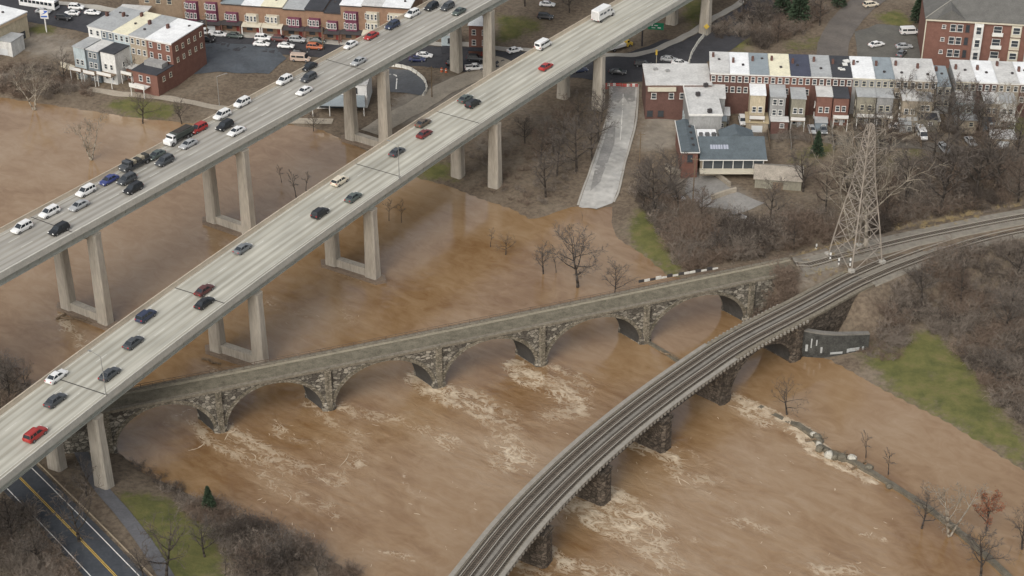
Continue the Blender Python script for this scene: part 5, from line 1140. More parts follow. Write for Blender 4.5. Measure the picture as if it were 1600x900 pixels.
# --- brick apartment building, top right
za = 19.2
a, b = P(1449, 29, za), P(1610, 38, za); o = a.copy(); o.z = h1(o.x, o.y); rz5, L5, U5 = frame(a, b); hh = za - o.z
t = empty('apartment_building', 'three storey red brick apartment building with grey hipped roof in the top right corner', 'building', o, rz5)
W5 = 62; MB().box((W5 / 2, 11, hh / 2 - 1), (W5, 22, hh + 2)).build('wall', BR_RED, t)
rf = MB().rings([[(-.6, -.6, hh), (W5 + .6, -.6, hh), (W5 + .6, 22.6, hh), (-.6, 22.6, hh)], [(-.6, -.6, hh + .3), (W5 + .6, -.6, hh + .3), (W5 + .6, 22.6, hh + .3), (-.6, 22.6, hh + .3)], [(11, 10.5, hh + 5.4), (W5 - 11, 10.5, hh + 5.4), (W5 - 11, 11.5, hh + 5.4), (11, 11.5, hh + 5.4)]]).build('hip_roof', RF_SHING, t)
for p0, p1 in (((-.5, -.5, hh + .42), (11, 10.5, hh + 5.5)), ((-.5, 22.5, hh + .42), (11, 11.5, hh + 5.5))): MB().tube(p0, p1, .16, .16, 4).build('ridge_cap', M('ridge_grey', (.26, .25, .22), .8), rf)
MB().rings([[(x0_, -.62, hh + .31), (x1_, -.62, hh + .31), (xm, -.62, hh + 3.0)] if k == 0 else [(x0_ , 7.5, hh + .31), (x1_, 7.5, hh + .31), (xm, 7.5, hh + 3.2)] for k, (x0_, x1_, xm) in enumerate(((2.2, 10.0, 6.1), (2.2, 10.0, 6.1)))]).build('cross_gable', RF_SHING, rf)
MB().box((W5 / 2, -.45, hh - .15), (W5 + .8, .5, .4)).build('eave_trim', TRIM_C, t); MB().box((-.18, -.18, hh / 2), (.3, .3, hh)).build('downpipe', TRIM_C, t)
for fl in range(3):
    z = hh - 2.2 - fl * 3.6
    window(t, 4.6, -.08, z + .2, .8, .9, TRIM_W); window(t, 7.0, -.08, z, 1.3, 1.9, TRIM_W); window(t, 8.8, -.08, z, 1.3, 1.9, TRIM_W); window(t, 10.8, -.08, z, .8, 1.9, TRIM_D)
    by = MB().box((13.6, -.55, z), (2.3, 1.1, 3.5)).build('bay', ST_WHITE, t); window(by, 13.6, -1.18, z, 1.2, 2.0, TRIM_W)
    bl_ = MB().box((18.6, -.6, z - 1.3), (2.8, 1.2, .2)).build('balcony', TRIM_C, t); MB().box((18.6, -1.2, z - .75), (2.8, .08, 1.0)).build('railing', TRIM_W, bl_); window(t, 18.6, -.08, z + .1, 2.0, 1.9, TRIM_W)
    MB().box((23.4, -.25, z), (2.6, .5, 3.2)).build('bay', TRIM_C, t); window(t, 23.4, -.6, z + .3, 1.7, 1.7, TRIM_W); by = MB().box((28, -.55, z), (3.4, 1.1, 3.5)).build('bay', ST_WHITE, t); window(by, 27.3, -1.18, z, .9, 2.0, TRIM_W); window(by, 28.8, -1.18, z, .9, 2.0, TRIM_W)

# ------------------------------------------------------------------ lattice tower
base = G(1336, 404); base.z = h1(base.x, base.y)
tw = empty('lattice_tower', 'tall rusty grey steel lattice tower beside the railway tracks', 'tower', base, radians(28)); TS = M('tower_steel', (.285, .25, .21), .6, .2, .6, metal=.3)
lv = [(0, 4.1), (4.2, 3.6), (8.3, 3.1), (12, 2.6), (15.2, 2.15), (18, 1.75), (20.3, 1.5), (22.6, 1.3), (24.9, 1.15), (27.2, 1.0), (29.5, .85), (31.8, .5)]
cor = lambda k, i: Vector(((1, 1), (-1, 1), (-1, -1), (1, -1))[i % 4] + (0,)) * lv[k][1] + Vector((0, 0, lv[k][0] - (.5 if k == 0 else 0)))
for i in range(4):
    mb = MB()
    for k in range(len(lv) - 1): mb.tube(cor(k, i), cor(k + 1, i), .2 - .009 * k, .2 - .009 * (k + 1), 4)
    lg = mb.build('leg', TS, tw); q = cor(0, i); MB().box((q.x, q.y, .1), (1.1, 1.1, .9)).build('footing', KERB, lg)
for k in range(len(lv) - 1):
    mb = MB()
    for i in range(4):
        a, b, c, d = cor(k, i), cor(k, i + 1), cor(k + 1, i), cor(k + 1, i + 1); r_ = .075
        mb.tube(a, d, r_, r_, 4); mb.tube(b, c, r_, r_, 4); mb.tube(c, d, r_, r_, 4)
        if k < 4: m_ = (a + b) / 2; mb.tube((a + d) / 2 * .5 + (b + c) / 2 * .5, m_, .06, .06, 4)
    mb.build('bracing', TS, tw)
for z, r_ in ((20.4, 5.6), (24.9, 5.0), (29.4, 4.2)):
    mb = MB()
    for s in (-1, 1):
        for y in (-.9, .9): mb.tube((s * .9, y, z), (s * r_, 0, z + .3), .07, .05, 4)
        mb.tube((s * .9, 0, z + 1.5), (s * r_, 0, z + .3), .06, .05, 4); mb.tube((s * r_, 0, z + .3), (s * r_, 0, z - 1.2), .09, .09, 6)
    mb.build('cross_arm', TS, tw)

# ------------------------------------------------------------------ training wall / broken dam with debris
ORD = ['first', 'second', 'third', 'fourth', 'fifth', 'sixth', 'seventh', 'eighth', 'ninth', 'tenth', 'eleventh', 'twelfth', 'thirteenth', 'fourteenth', 'fifteenth', 'sixteenth']
WET = M('wet_stone', (.13, .115, .085), .6, .35, 1.0, .3); LOG = M('drift_timber', (.17, .125, .08), .9, .3, 1.5, .3)
def low_wall(name, px, hw, top, label, mat, dip=None):
    l_ = Line(PX(px), 1.5); R = []; n = int(l_.len / 1.5)
    for i in range(n + 1):
        d = l_.len * i / n; z = top + random.uniform(-.14, .14) - (dip(d / l_.len) if dip else 0); w2 = hw * random.uniform(.85, 1.15); R.append([l_.off(d, w2 * 1.5, -1.5), l_.off(d, -w2 * 1.5, -1.5), l_.off(d, -w2, z), l_.off(d, w2, z)])
    return tag(MB().rings(R).build(name, mat), label, 'wall'), l_
_, DAM = low_wall('river_wall', [(1158, 622), (1200, 642), (1262, 676), (1288, 704), (1330, 722), (1350, 734), (1400, 763), (1480, 818), (1560, 888), (1620, 950)], .55, .55, 'long broken stone river wall separating the lagoon from the river', WET, lambda f: .55 if f < .18 else 0)
low_wall('training_wall', [(1004, 531), (1030, 546), (1064, 568)], .4, .5, 'short low wall running from a stone bridge pier towards the rail bridge', WET)
for i, f_ in enumerate((.235, .25, .262, .275, .29, .305, .32, .335, .35, .37, .42, .5)):
    d = DAM.len * f_; q = DAM.off(d, random.uniform(-1, 1)); r_ = random.uniform(.5, 1.1); mb = MB(); n = 7
    R = [[(r_ * k * cos(2 * pi * j / n) * random.uniform(.75, 1.2), r_ * k * sin(2 * pi * j / n) * random.uniform(.75, 1.2), z * r_) for j in range(n)] for z, k in ((-.8, .8), (0, 1), (.55, .8), (.85, .35))]
    o = mb.rings(R).build('boulder', WET if i % 3 else M('stone_pale', (.42, .40, .34), .9, .25, 1.5, .3)); o.location = (q.x, q.y, .35); tag(o, '%s, %s from the left along the broken river wall' % ('dark wet boulder' if i % 3 else 'pale boulder', ORD[i]), 'boulder', 'boulders on the river wall')
def log(px, py, ln_, a, r_, label, z=.25):
    q = P(px, py, 0); mb = MB(); p = Vector((-ln_ / 2, 0, 0))
    for k in range(5):
        nx = Vector((-ln_ / 2 + ln_ * (k + 1) / 5, random.uniform(-.25, .25), random.uniform(-.1, .15))); mb.tube(p, nx, r_ * (1 - .12 * k), r_ * (1 - .12 * (k + 1)), 6); p = nx
        if k in (1, 3): mb.tube(nx, nx + Vector((random.uniform(.4, .9), random.choice((-1, 1)) * random.uniform(.6, 1.4), random.uniform(.2, .8))), r_ * .4, r_ * .15, 5)
    o = mb.build('drift_log', LOG); o.location = (q.x, q.y, z); o.rotation_euler = (0, 0, radians(a)); tag(o, label, 'log')
log(1303, 706, 5.5, -20, .28, 'drift log lying behind the boulders of the river wall'); log(1342, 728, 4.5, 40, .25, 'drift log standing off the end of the boulder row'); log(1275, 690, 4.5, 10, .25, 'drift log caught on the bend of the river wall', .6)
log(104, 490, 6, 60, .35, 'drift log trapped at the far bridge footing'); log(120, 505, 7, -15, .3, 'long drift log lying along the far bridge footing', .9); log(330, 566, 4.5, -25, .28, 'drift log against the near bridge footing')
log(1050, 560, 6, -40, .2, 'thin drift log along the short low wall', .6)

# ------------------------------------------------------------------ trees
TWIG_T = M('tree_twig_grey', (.105, .09, .077), .95, .25, .5); TWIG_B = M('tree_twig_brown', (.11, .082, .063), .95, .25, .5)
BARK = M('bark_grey_brown', (.125, .10, .078), .95, .3, 1.5, .3); BARK_D = M('bark_dark', (.055, .046, .038), .95, .3, 1.5, .3); BARK_P = M('bark_pale', (.30, .265, .21), .9, .25, 1.0, .2)
TWIG = M('twig_grey_brown', (.205, .172, .14), .95, .25, .5); TWIG_D = M('twig_dark', (.095, .078, .064), .95, .25, .5); TWIG_P = M('twig_pale', (.23, .20, .155), .95, .2, .5); TWIG_R = M('twig_reddish', (.18, .135, .102), .95, .25, .5); LEAF_R = M('dead_leaf_russet', (.22, .085, .045), .9, .3, .8); EVER = M('evergreen_needle', (.035, .055, .03), .9, .3, .8); DRY = M('dry_grass', (.36, .28, .15), .95, .2, .8)
def ribbon(V, Fc, p0, p1, w0, w1, r):
    d = p1 - p0; a = Vector((r.gauss(0, 1), r.gauss(0, 1), r.gauss(0, .5))); a = d.cross(a)
    if a.length < 1e-6: return
    a.normalize(); o = len(V); V += [p0 - a * w0, p0 + a * w0, p1 + a * w1, p1 - a * w1]; Fc.append((o, o + 1, o + 2, o + 3))
def perp(d, r):
    a = Vector((r.gauss(0, 1), r.gauss(0, 1), r.gauss(0, 1))); a = a - d * a.dot(d); return a.normalized()
def make_tree(seed, height, spread=.5, limbs=8, lift=.45, sub=5, tw=5, stems=1, droop=0.0, tr=.022, leaves=0, fork=.25, twl=1.0):
    """returns (trunk MB, crown V/F, leaf V/F): tapered trunk and limbs, then branches and twigs"""
    r = random.Random(seed); tb = MB(); V, Fc, LV, LF = [], [], [], []
    def grow(p, d, ln_, rad, n, jit, up):
        pts = [p.copy()]
        for k in range(n):
            d = (d + perp(d, r) * jit + Vector((0, 0, up))).normalized(); p = p + d * (ln_ / n); pts.append(p.copy())
        return pts
    for s in range(stems):
        d0 = Vector((r.uniform(-.1, .1), r.uniform(-.1, .1), 1)) if stems == 1 else Vector((cos(s * 2.4 + r.random()) * .35, sin(s * 2.4 + r.random()) * .35, 1))
        th = height * r.uniform(.72, .85); tp = grow(Vector((0, 0, -.6)), d0.normalized(), th, 0, 7, .07, .05); R0 = height * tr * (1 if stems == 1 else .7)
        for k in range(7): tb.tube(tp[k], tp[k + 1], R0 * (1 - k / 8.2), R0 * (1 - (k + 1) / 8.2), 6)
        nl = limbs if stems == 1 else max(3, limbs // stems + 1)
        for i in range(nl):
            f_ = fork + (1 - fork) * (i + r.random() * .6) / nl; k = min(6, int(f_ * 7)); p = tp[k].lerp(tp[k + 1], f_ * 7 - k if f_ < 1 else 1)
            az = i * 2.399 + r.uniform(-.4, .4); d = Vector((cos(az), sin(az), lift + r.uniform(-.15, .3))).normalized()
            ll = height * spread * (1.05 - .55 * f_) * r.uniform(.8, 1.2); lr = R0 * (1 - f_ * .8) * .68; lp = grow(p, d, ll, 0, 5, .16, .06)
            for k in range(5): tb.tube(lp[k], lp[k + 1], max(.03, lr * (1 - k / 6)), max(.025, lr * (1 - (k + 1) / 6)), 5)
            for j in range(sub + 1):
                g = .25 + .75 * j / sub; k = min(4, int(g * 5)); q = lp[k].lerp(lp[k + 1], g * 5 - k if g < 1 else 1); dm = (lp[min(5, k + 1)] - lp[k]).normalized()
                bd = (dm * .8 + perp(dm, r) * .75 + Vector((0, 0, .22 - droop))).normalized(); bl_ = ll * r.uniform(.30, .5); bp = grow(q, bd, bl_, 0, 3, .2, .05 - droop * .3)
                br = max(.05, lr * .42)
                for k2 in range(3): ribbon(V, Fc, bp[k2], bp[k2 + 1], br * (1 - k2 * .25), br * (.75 - k2 * .25), r)
                for m_ in range(tw):
                    g2 = (m_ + 1) / tw; k2 = min(2, int(g2 * 3)); q2 = bp[k2].lerp(bp[k2 + 1], g2 * 3 - k2 if g2 < 1 else 1); d2 = ((bp[min(3, k2 + 1)] - bp[k2]).normalized() * .8 + perp(bd, r) * .8 + Vector((0, 0, .15 - droop))).normalized(); e = q2 + d2 * bl_ * r.uniform(.3, .6) * twl
                    ribbon(V, Fc, q2, e, .042, .022, r)
                    for _ in range(3):
                        s_ = q2.lerp(e, r.uniform(.2, .9)); ribbon(V, Fc, s_, s_ + (d2 + perp(d2, r) * .9).normalized() * bl_ * r.uniform(.18, .36) * twl, .027, .014, r)
                        for _ in range(leaves):
                            c = s_ + Vector((r.gauss(0, .3), r.gauss(0, .3), r.gauss(0, .3))); a = perp(d2, r) * .16; b = perp(a.normalized(), r) * .13; o = len(LV); LV += [c - a, c + b, c + a, c - b]; LF.append((o, o + 1, o + 2, o + 3))
    return tb, (V, Fc), (LV, LF)
def mesh_of(name, V, Fc, mat): 
    me_ = bpy.data.meshes.new(name); me_.from_pydata([tuple(q) for q in V], [], Fc); me_.materials.append(mat); me_.update(); return me_
TREES = {}
def tree_kind(key, bark, twig, leafm=None, **kw):
    tb, (V, Fc), (LV, LF) = make_tree(**kw); TREES[key] = (tb.mesh('trunk', bark, True), mesh_of('crown', V, Fc, twig), mesh_of('leaves', LV, LF, leafm) if LF else None, kw['height'])
for i in range(3): tree_kind('grey%d' % i, BARK_D, TWIG_T, seed=10 + i, height=14, spread=.42, limbs=11, sub=6, tw=5, lift=.6)
for i in range(2): tree_kind('dark%d' % i, BARK_D, TWIG_D, seed=30 + i, height=12, spread=.58, limbs=10, sub=5, tw=3, lift=.5, tr=.027, fork=.35)
for i in range(2): tree_kind('pale%d' % i, BARK_P, TWIG_P, seed=40 + i, height=16, spread=.42, limbs=9, sub=5, tw=4, lift=.75, stems=3)
tree_kind('round', BARK_D, TWIG_T, seed=51, height=15, spread=.52, limbs=13, sub=6, tw=5, lift=.35, fork=.3)
tree_kind('sycamore', BARK_P, TWIG_P, seed=61, height=26, spread=.52, limbs=18, sub=8, tw=5, lift=.9, tr=.018, fork=.35)
tree_kind('thin', BARK_D, TWIG_T, seed=71, height=9, spread=.22, limbs=6, sub=3, tw=3, lift=.9, tr=.012, fork=.4)
tree_kind('russet', BARK_D, TWIG_R, LEAF_R, seed=81, height=10, spread=.36, limbs=10, sub=5, tw=4, lift=.5, leaves=1)
tree_kind('shrubby', BARK, TWIG_R, seed=91, height=6, spread=.5, limbs=8, sub=4, tw=4, stems=4, fork=.15)
tree_kind('brown', BARK_D, TWIG_B, seed=95, height=12, spread=.45, limbs=10, sub=6, tw=5, lift=.5)
def conifer_mesh():
    r = random.Random(5); V, Fc = [], []
    for k in range(1500):
        z = r.random() ** .8; rr = (1 - z) * 2.4 * sqrt(r.random()) + .1; az = r.uniform(0, 2 * pi); c = Vector((cos(az) * rr, sin(az) * rr, .8 + z * 8.2)); d = Vector((cos(az), sin(az), -.35 + .5 * r.random())).normalized(); a = d * r.uniform(.3, .55); b = perp(d, r) * .16; o = len(V); V += [c - a, c + b, c + a, c - b]; Fc.append((o, o + 1, o + 2, o + 3))
    return MB().tube((0, 0, -.6), (0, 0, 8.5), .25, .05, 6).mesh('trunk', BARK_D), mesh_of('crown', V, Fc, EVER), None, 9.0
TREES['conifer'] = conifer_mesh()
KN = {'grey': 'bare_tree', 'dark': 'bare_tree', 'pale': 'bare_tree', 'round': 'bare_tree', 'sycamore': 'sycamore_tree', 'thin': 'sapling', 'russet': 'russet_tree', 'shrubby': 'bare_shrub', 'brown': 'bare_tree', 'conifer': 'conifer_tree'}
def tree(key, px, py, h_, label, group=None, rz=None, wide=1.0):
    tk, cr, lf, ph = TREES[key]; q = G(px, py); k = h_ / ph * (1.18 if key[:4] in ('grey', 'brow') and group and ('road' in group or 'terrace' in group or 'slopes' in group or 'restaurant' in group) else 1.0); t = empty(KN[key.rstrip('0123456789')], label, 'shrub' if key == 'shrubby' else 'tree', q, rz if rz is not None else random.uniform(0, 6.28), group); t.scale = (k * wide, k * wide, k)
    link('trunk', tk, t); c = link('crown', cr, t)
    if lf: link('leaves', lf, c)
    return t
for a in [
    ('pale0', 54, 172, 15, 'large pale bare tree on the flooded bank at the far left', 'bare trees on the far bank'), ('pale1', 143, 250, 14, 'pale bare tree standing alone in the flood left of the far bridge', 'bare trees in the flood'),
    ('dark0', 223, 193, 9.5, 'dark bare tree at the water edge left of the far bridge', 'bare trees on the far bank'), ('grey0', 284, 194, 8, 'low spreading bare tree close to the far bridge', 'bare trees on the far bank'), ('grey1', 100, 132, 10, 'bare tree on the bank below the cream garden wall', 'bare trees on the far bank'),
    ('grey2', 490, 205, 6, 'small bare tree below the white building awning', 'bare trees on the far bank'), ('dark1', 205, 122, 6.5, 'dark leafless tree against the left terrace yard', 'bare trees on the far bank'), ('shrubby', 30, 140, 6, 'bare shrub on the bank at the far left', 'bare trees on the far bank'),
    ('round', 903, 449, 16.5, 'big round bare tree standing in the flood behind the stone bridge', 'bare trees in the flood'), ('grey0', 849, 428, 9, 'smaller bare tree left of the big flooded tree', 'bare trees in the flood'), ('thin', 869, 426, 8.5, 'thin sapling between the two flooded trees', 'bare trees in the flood'),
    ('grey2', 960, 462, 9, 'bare tree just behind the stone bridge parapet', 'bare trees in the flood'), ('dark1', 790, 398, 5, 'small dark tree in the flood left of the flooded pair', 'bare trees in the flood'), ('thin', 766, 386, 7, 'thin sapling far out in the flood right of the near bridge', 'bare trees in the flood'),
    ('thin', 608, 345, 9, 'thin sapling in the flood below the near bridge', 'bare trees in the flood'), ('thin', 627, 348, 8, 'thin sapling right of another below the near bridge', 'bare trees in the flood'), ('thin', 463, 310, 11, 'tall thin sapling in the flood between the two bridges', 'bare trees in the flood'), ('thin', 440, 285, 7, 'short sapling in the flood between the two bridges', 'bare trees in the flood'), ('thin', 478, 300, 8, 'sapling right of the tall one between the two bridges', 'bare trees in the flood'),
    ('grey0', 853, 308, 12.5, 'bare tree on the mud bank left of the riverside road', 'trees by the riverside road'), ('grey1', 900, 268, 13, 'bare tree close to the left kerb of the riverside road', 'trees by the riverside road'), ('grey2', 935, 222, 11, 'bare tree overhanging the left side of the riverside road', 'trees by the riverside road'), ('brown', 880, 225, 11, 'brown bare tree between the near bridge pier and the riverside road', 'trees by the riverside road'),
    ('grey1', 905, 200, 9, 'small bare tree beside the near bridge column', 'trees by the riverside road'), ('grey2', 820, 225, 7, 'small bare tree on the muddy ground right of the near bridge', 'trees by the riverside road'),
    ('grey1', 1022, 342, 14, 'tall bare tree on the grass right of the flooded road end', 'trees below the restaurant'), ('dark0', 1004, 322, 11, 'dark bare tree at the right kerb of the riverside road', 'trees below the restaurant'), ('grey2', 1045, 312, 12, 'bare tree in front of the restaurant gable', 'trees below the restaurant'), ('grey0', 1060, 332, 10, 'bare tree beside the parked white sedan', 'trees below the restaurant'), ('brown', 1095, 345, 8, 'brown bare tree at the left end of the riverside thicket', 'trees below the restaurant'),
    ('sycamore', 1352, 388, 27, 'tall pale sycamore rising behind the lattice tower', None), ('pale1', 1330, 372, 16, 'pale many stemmed tree left of the tall sycamore', None),
    ('grey0', 1470, 330, 20, 'tall bare tree on the slope right of the lattice tower', 'trees right of the tower'), ('dark0', 1524, 312, 19, 'tall dark bare tree near the right edge above the tracks', 'trees right of the tower'), ('grey1', 1415, 318, 15, 'bare tree between tower and tall slope tree', 'trees right of the tower'), ('grey2', 1560, 300, 16, 'bare tree at the right edge above the tracks', 'trees right of the tower'), ('brown', 1590, 320, 13, 'brown bare tree cut by the right edge above the tracks', 'trees right of the tower'), ('brown', 1385, 345, 12, 'brown bare tree close behind the lattice tower', 'trees right of the tower'),
    ('pale0', 1428, 212, 14, 'pale bare tree in front of the mottled row house roofs', 'trees behind the terrace'), ('grey1', 1350, 225, 10, 'bare tree in the yard below the brilliant white roof', 'trees behind the terrace'), ('pale1', 1560, 215, 13, 'pale bare tree in front of the right edge row houses', 'trees behind the terrace'), ('grey0', 1495, 225, 14, 'bare tree in front of the terrace gap', 'trees behind the terrace'), ('grey2', 1530, 205, 11, 'smaller bare tree right of the terrace gap', 'trees behind the terrace'), ('brown', 1390, 238, 9, 'brown bare tree at the left end of the alley trees', 'trees behind the terrace'), ('dark1', 1458, 250, 12, 'dark bare tree at the alley below the white van', 'trees behind the terrace'),
    ('grey0', 1255, 300, 11, 'bare tree right of the boathouse', 'trees below the restaurant'), ('brown', 1290, 330, 12, 'brown bare tree left of the lattice tower', 'trees below the restaurant'), ('grey1', 1205, 345, 10, 'bare tree in the riverside thicket below the boathouse', 'trees below the restaurant'), ('dark1', 1150, 385, 8, 'dark bare tree in the thicket above the stone bridge', 'trees below the restaurant'), ('conifer', 1276, 245, 7, 'dark conifer in the yard above the boathouse', 'evergreens'),
    ('dark1', 1230, 648, 8, 'dark bare tree in the lagoon near the river wall bend', 'trees in the lagoon'), ('pale1', 1483, 838, 14, 'forked bare tree standing at the river wall', 'trees in the lagoon'), ('thin', 1353, 716, 9, 'thin sapling in the lagoon behind the boulders', 'trees in the lagoon'), ('thin', 1388, 742, 9, 'thin sapling right of another in the lagoon', 'trees in the lagoon'), ('russet', 1541, 828, 10, 'russet leaved tree in the lagoon near the right edge', 'trees in the lagoon'), ('dark0', 1597, 858, 9, 'dark bare tree cut by the right edge in the lagoon', 'trees in the lagoon'), ('grey0', 1532, 902, 12, 'bare tree at the bottom right on the river wall', 'trees in the lagoon'), ('grey2', 1440, 826, 9, 'small bare tree leaning over the river wall', 'trees in the lagoon'),
    ('dark0', 124, 846, 12, 'dark bare tree rising over the drive at the lower left', 'trees on the near bank'), ('dark1', 260, 905, 13, 'dark bare tree on the green lawn at the bottom', 'trees on the near bank'), ('grey0', 225, 905, 8, 'bare tree at the bottom edge beside the footpath', 'trees on the near bank'), ('thin', 352, 902, 8, 'sapling at the bottom edge right of the lawn', 'trees on the near bank'), ('grey1', 135, 775, 8, 'bare tree beside the foot of the near bridge column', 'trees on the near bank'), ('conifer', 328, 802, 6, 'small dark conifer on the near river bank', 'evergreens'), ('grey2', 14, 628, 11, 'bare tree at the left edge beyond the near bridge', 'trees on the near bank'), ('brown', 40, 612, 7, 'brown bare tree behind the near bridge parapet at the left', 'trees on the near bank'), ('grey1', 440, 890, 9, 'bare tree at the bottom edge on the near river bank', 'trees on the near bank'), ('brown', 400, 905, 8, 'brown bare tree at the bottom edge beside the sapling', 'trees on the near bank'), ('dark1', 500, 905, 7, 'last dark bare tree along the near bank at the bottom', 'trees on the near bank'),
    ('conifer', 1248, 36, 13, 'dark conifer behind the terrace at the top', 'evergreens'), ('conifer', 1222, 22, 11, 'dark conifer left of the tall one at the top', 'evergreens'), ('conifer', 1310, 12, 9, 'dark conifer beside the service road at the top', 'evergreens'), ('conifer', 1434, 36, 10, 'broad dark conifer left of the brick apartments', 'evergreens'), ('grey0', 1190, 48, 11, 'bare tree above the cream terrace roof', 'trees above the terrace'), ('brown', 1160, 30, 11, 'brown bare tree beside the upper road', 'trees above the terrace'), ('grey1', 1280, 40, 10, 'bare tree beside the service road', 'trees above the terrace'), ('brown', 1215, 66, 8, 'brown bare tree just above the navy roof', 'trees above the terrace'), ('grey2', 890, 20, 9, 'bare tree behind the near bridge at the top', 'trees above the terrace'), ('brown', 820, 10, 9, 'brown bare tree at the top edge between the bridges', 'trees above the terrace')]:
    tree(*a)
for i, (k_, x_, y_, h_, l_) in enumerate([('grey2', 1405, 190, 12, 'bare tree rising between the mottled roofs and the alley'), ('grey0', 1448, 188, 12, 'bare tree against the last mottled house before the gap'), ('pale0', 1580, 200, 14, 'pale bare tree at the right edge in front of the terrace'), ('brown', 1510, 190, 11, 'brown bare tree against the first house right of the gap'), ('grey1', 1590, 255, 12, 'bare tree at the right edge beside the small garage'), ('grey1', 1470, 275, 14, 'bare tree on the slope below the alley end'), ('brown', 1540, 270, 13, 'brown bare tree on the slope below the small garage'), ('grey2', 1370, 295, 13, 'bare tree right behind the sycamore crown'), ('grey0', 1320, 300, 12, 'bare tree left of the sycamore crown'), ('grey0', 870, 275, 11, 'bare tree left of the kerbside tree on the mud'), ('grey2', 925, 250, 11, 'bare tree leaning over the middle of the riverside road kerb'), ('brown', 845, 255, 9, 'brown bare tree on the mud right of the near bridge columns'), ('grey1', 940, 190, 9, 'bare tree at the top of the riverside road'), ('brown', 1240, 390, 8, 'brown bare tree above the end of the stone bridge'), ('grey2', 1120, 400, 7, 'small bare tree behind the panel barrier'), ('grey0', 1440, 470, 9, 'bare tree on the hillside right of the abutment wall'), ('brown', 1500, 480, 9, 'brown bare tree in the middle of the right hillside'), ('grey1', 1570, 520, 10, 'bare tree on the right hillside near the edge'), ('dark1', 1590, 440, 11, 'dark bare tree on the right hillside just below the tracks'), ('grey2', 1550, 600, 8, 'bare tree above the olive grass at the right edge')]):
    tree(k_, x_, y_, h_, l_, 'bare trees on the slopes')
for k_, x_, y_, h_, l_ in [('round', 60, 880, 9, 'round bare tree over the left lane at the bottom left corner'), ('grey0', 20, 850, 10, 'bare tree in the brush at the bottom left edge'), ('grey1', 320, 870, 8, 'bare tree at the right edge of the green lawn'), ('round', 1375, 232, 13, 'round bare tree below the brilliant white roof'), ('round', 1480, 205, 14, 'round bare tree in front of the low blue grey house'), ('round', 1545, 228, 14, 'round bare tree screening the right edge row houses'), ('round', 865, 240, 11, 'round bare tree between the near bridge columns and the ramp'), ('round', 1010, 300, 11, 'round bare tree right of the lower ramp')]:
    tree(k_, x_, y_, h_, l_, 'round bare trees near the roads and yards')

# ------------------------------------------------------------------ thickets: uncountable brush, one mass each
def shrub_arrays(seed, kind):
    r = random.Random(seed); V, Fc = [], []
    n = 7
    for s in range(n):
        az = s * 2.4 + r.random(); d = Vector((cos(az) * .7, sin(az) * .7, 1)).normalized(); p = Vector((cos(az) * .2, sin(az) * .2, -.2)); L_ = r.uniform(2.0, 3.4)
        for k in range(3):
            e = p + d * L_ / 3; ribbon(V, Fc, p, e, .05 - .012 * k, .04 - .012 * k, r)
            for _ in range(5):
                q = p.lerp(e, r.random()); d2 = (d * .5 + perp(d, r) + Vector((0, 0, .2))).normalized(); e2 = q + d2 * r.uniform(.5, 1.2); ribbon(V, Fc, q, e2, .028, .012, r)
                for _ in range(2): q3 = q.lerp(e2, r.uniform(.3, 1)); ribbon(V, Fc, q3, q3 + (d2 + perp(d2, r)).normalized() * r.uniform(.3, .7), .018, .01, r)
            p = e; d = (d + perp(d, r) * .25).normalized()
    return np.array([tuple(q) for q in V]), np.array(Fc)
SHR = [shrub_arrays(200 + i, 0) for i in range(5)]
def thicket(label, poly, n, h0, h1_, mats, feather=0):
    wp = [G(*q) for q in poly]; x0, x1 = min(q.x for q in wp), max(q.x for q in wp); y0, y1 = min(q.y for q in wp), max(q.y for q in wp)
    xs_ = rng.uniform(x0, x1, n * 6); ys_ = rng.uniform(y0, y1, n * 6); k = sdist(xs_, ys_, wp) > 0; xs_, ys_ = xs_[k][:n], ys_[k][:n]; zs_ = np.maximum(H(xs_, ys_), -.3)
    Vs, Fs, Ms, o = [], [], [], 0
    for x, y, z in zip(xs_, ys_, zs_):
        V, Fc = SHR[rng.integers(5)]; a = rng.uniform(0, 6.28); cl = .5 + .5 * sin(x * .31 + 2 * sin(y * .17)) * cos(y * .27 + sin(x * .2)); s_ = (h0 + (h1_ - h0) * min(1.3, max(0, cl * .9 + rng.uniform(-.25, .45)))) / 3.0; c, s2 = cos(a) * s_, sin(a) * s_
        W = np.stack([V[:, 0] * c - V[:, 1] * s2 + x, V[:, 0] * s2 + V[:, 1] * c + y, V[:, 2] * s_ + z], 1); Vs.append(W); Fs.append(Fc + o); Ms.append(np.full(len(Fc), int(np.clip((.5 + .62 * sin(x * .23 + 1.7 * cos(y * .19)) * sin(y * .21 + .8) + rng.uniform(-.3, .3)) * len(mats), 0, len(mats) - 1)))); o += len(V)
    me_ = npmesh('brush', np.concatenate(Vs), np.concatenate(Fs), mats[0])
    for m_ in mats[1:]: me_.materials.append(m_)
    me_.polygons.foreach_set('material_index', np.concatenate(Ms).astype(np.int32)); me_.update()
    return tag(link('brush', me_), label, None, kind='stuff')
thicket('dense brown leafless thicket on the bank above the stone bridge', [(985, 300), (1040, 300), (1075, 335), (1150, 350), (1290, 335), (1310, 375), (1190, 402), (1060, 428), (1040, 380)], 420, 2.2, 4.6, [TWIG_R, TWIG, TWIG_D])
thicket('brown brush covering the hillside below the tracks at the right', [(1350, 500), (1390, 455), (1470, 405), (1610, 375), (1610, 670), (1560, 640), (1500, 560), (1440, 505), (1390, 530)], 520, 1.8, 4.2, [TWIG_R, TWIG, TWIG_D, TWIG])
thicket('grey brown brush on the slope between terrace yards and tracks', [(1360, 370), (1340, 330), (1300, 270), (1400, 255), (1610, 240), (1610, 305), (1450, 350)], 420, 1.8, 4.2, [TWIG, TWIG_R, TWIG_D])
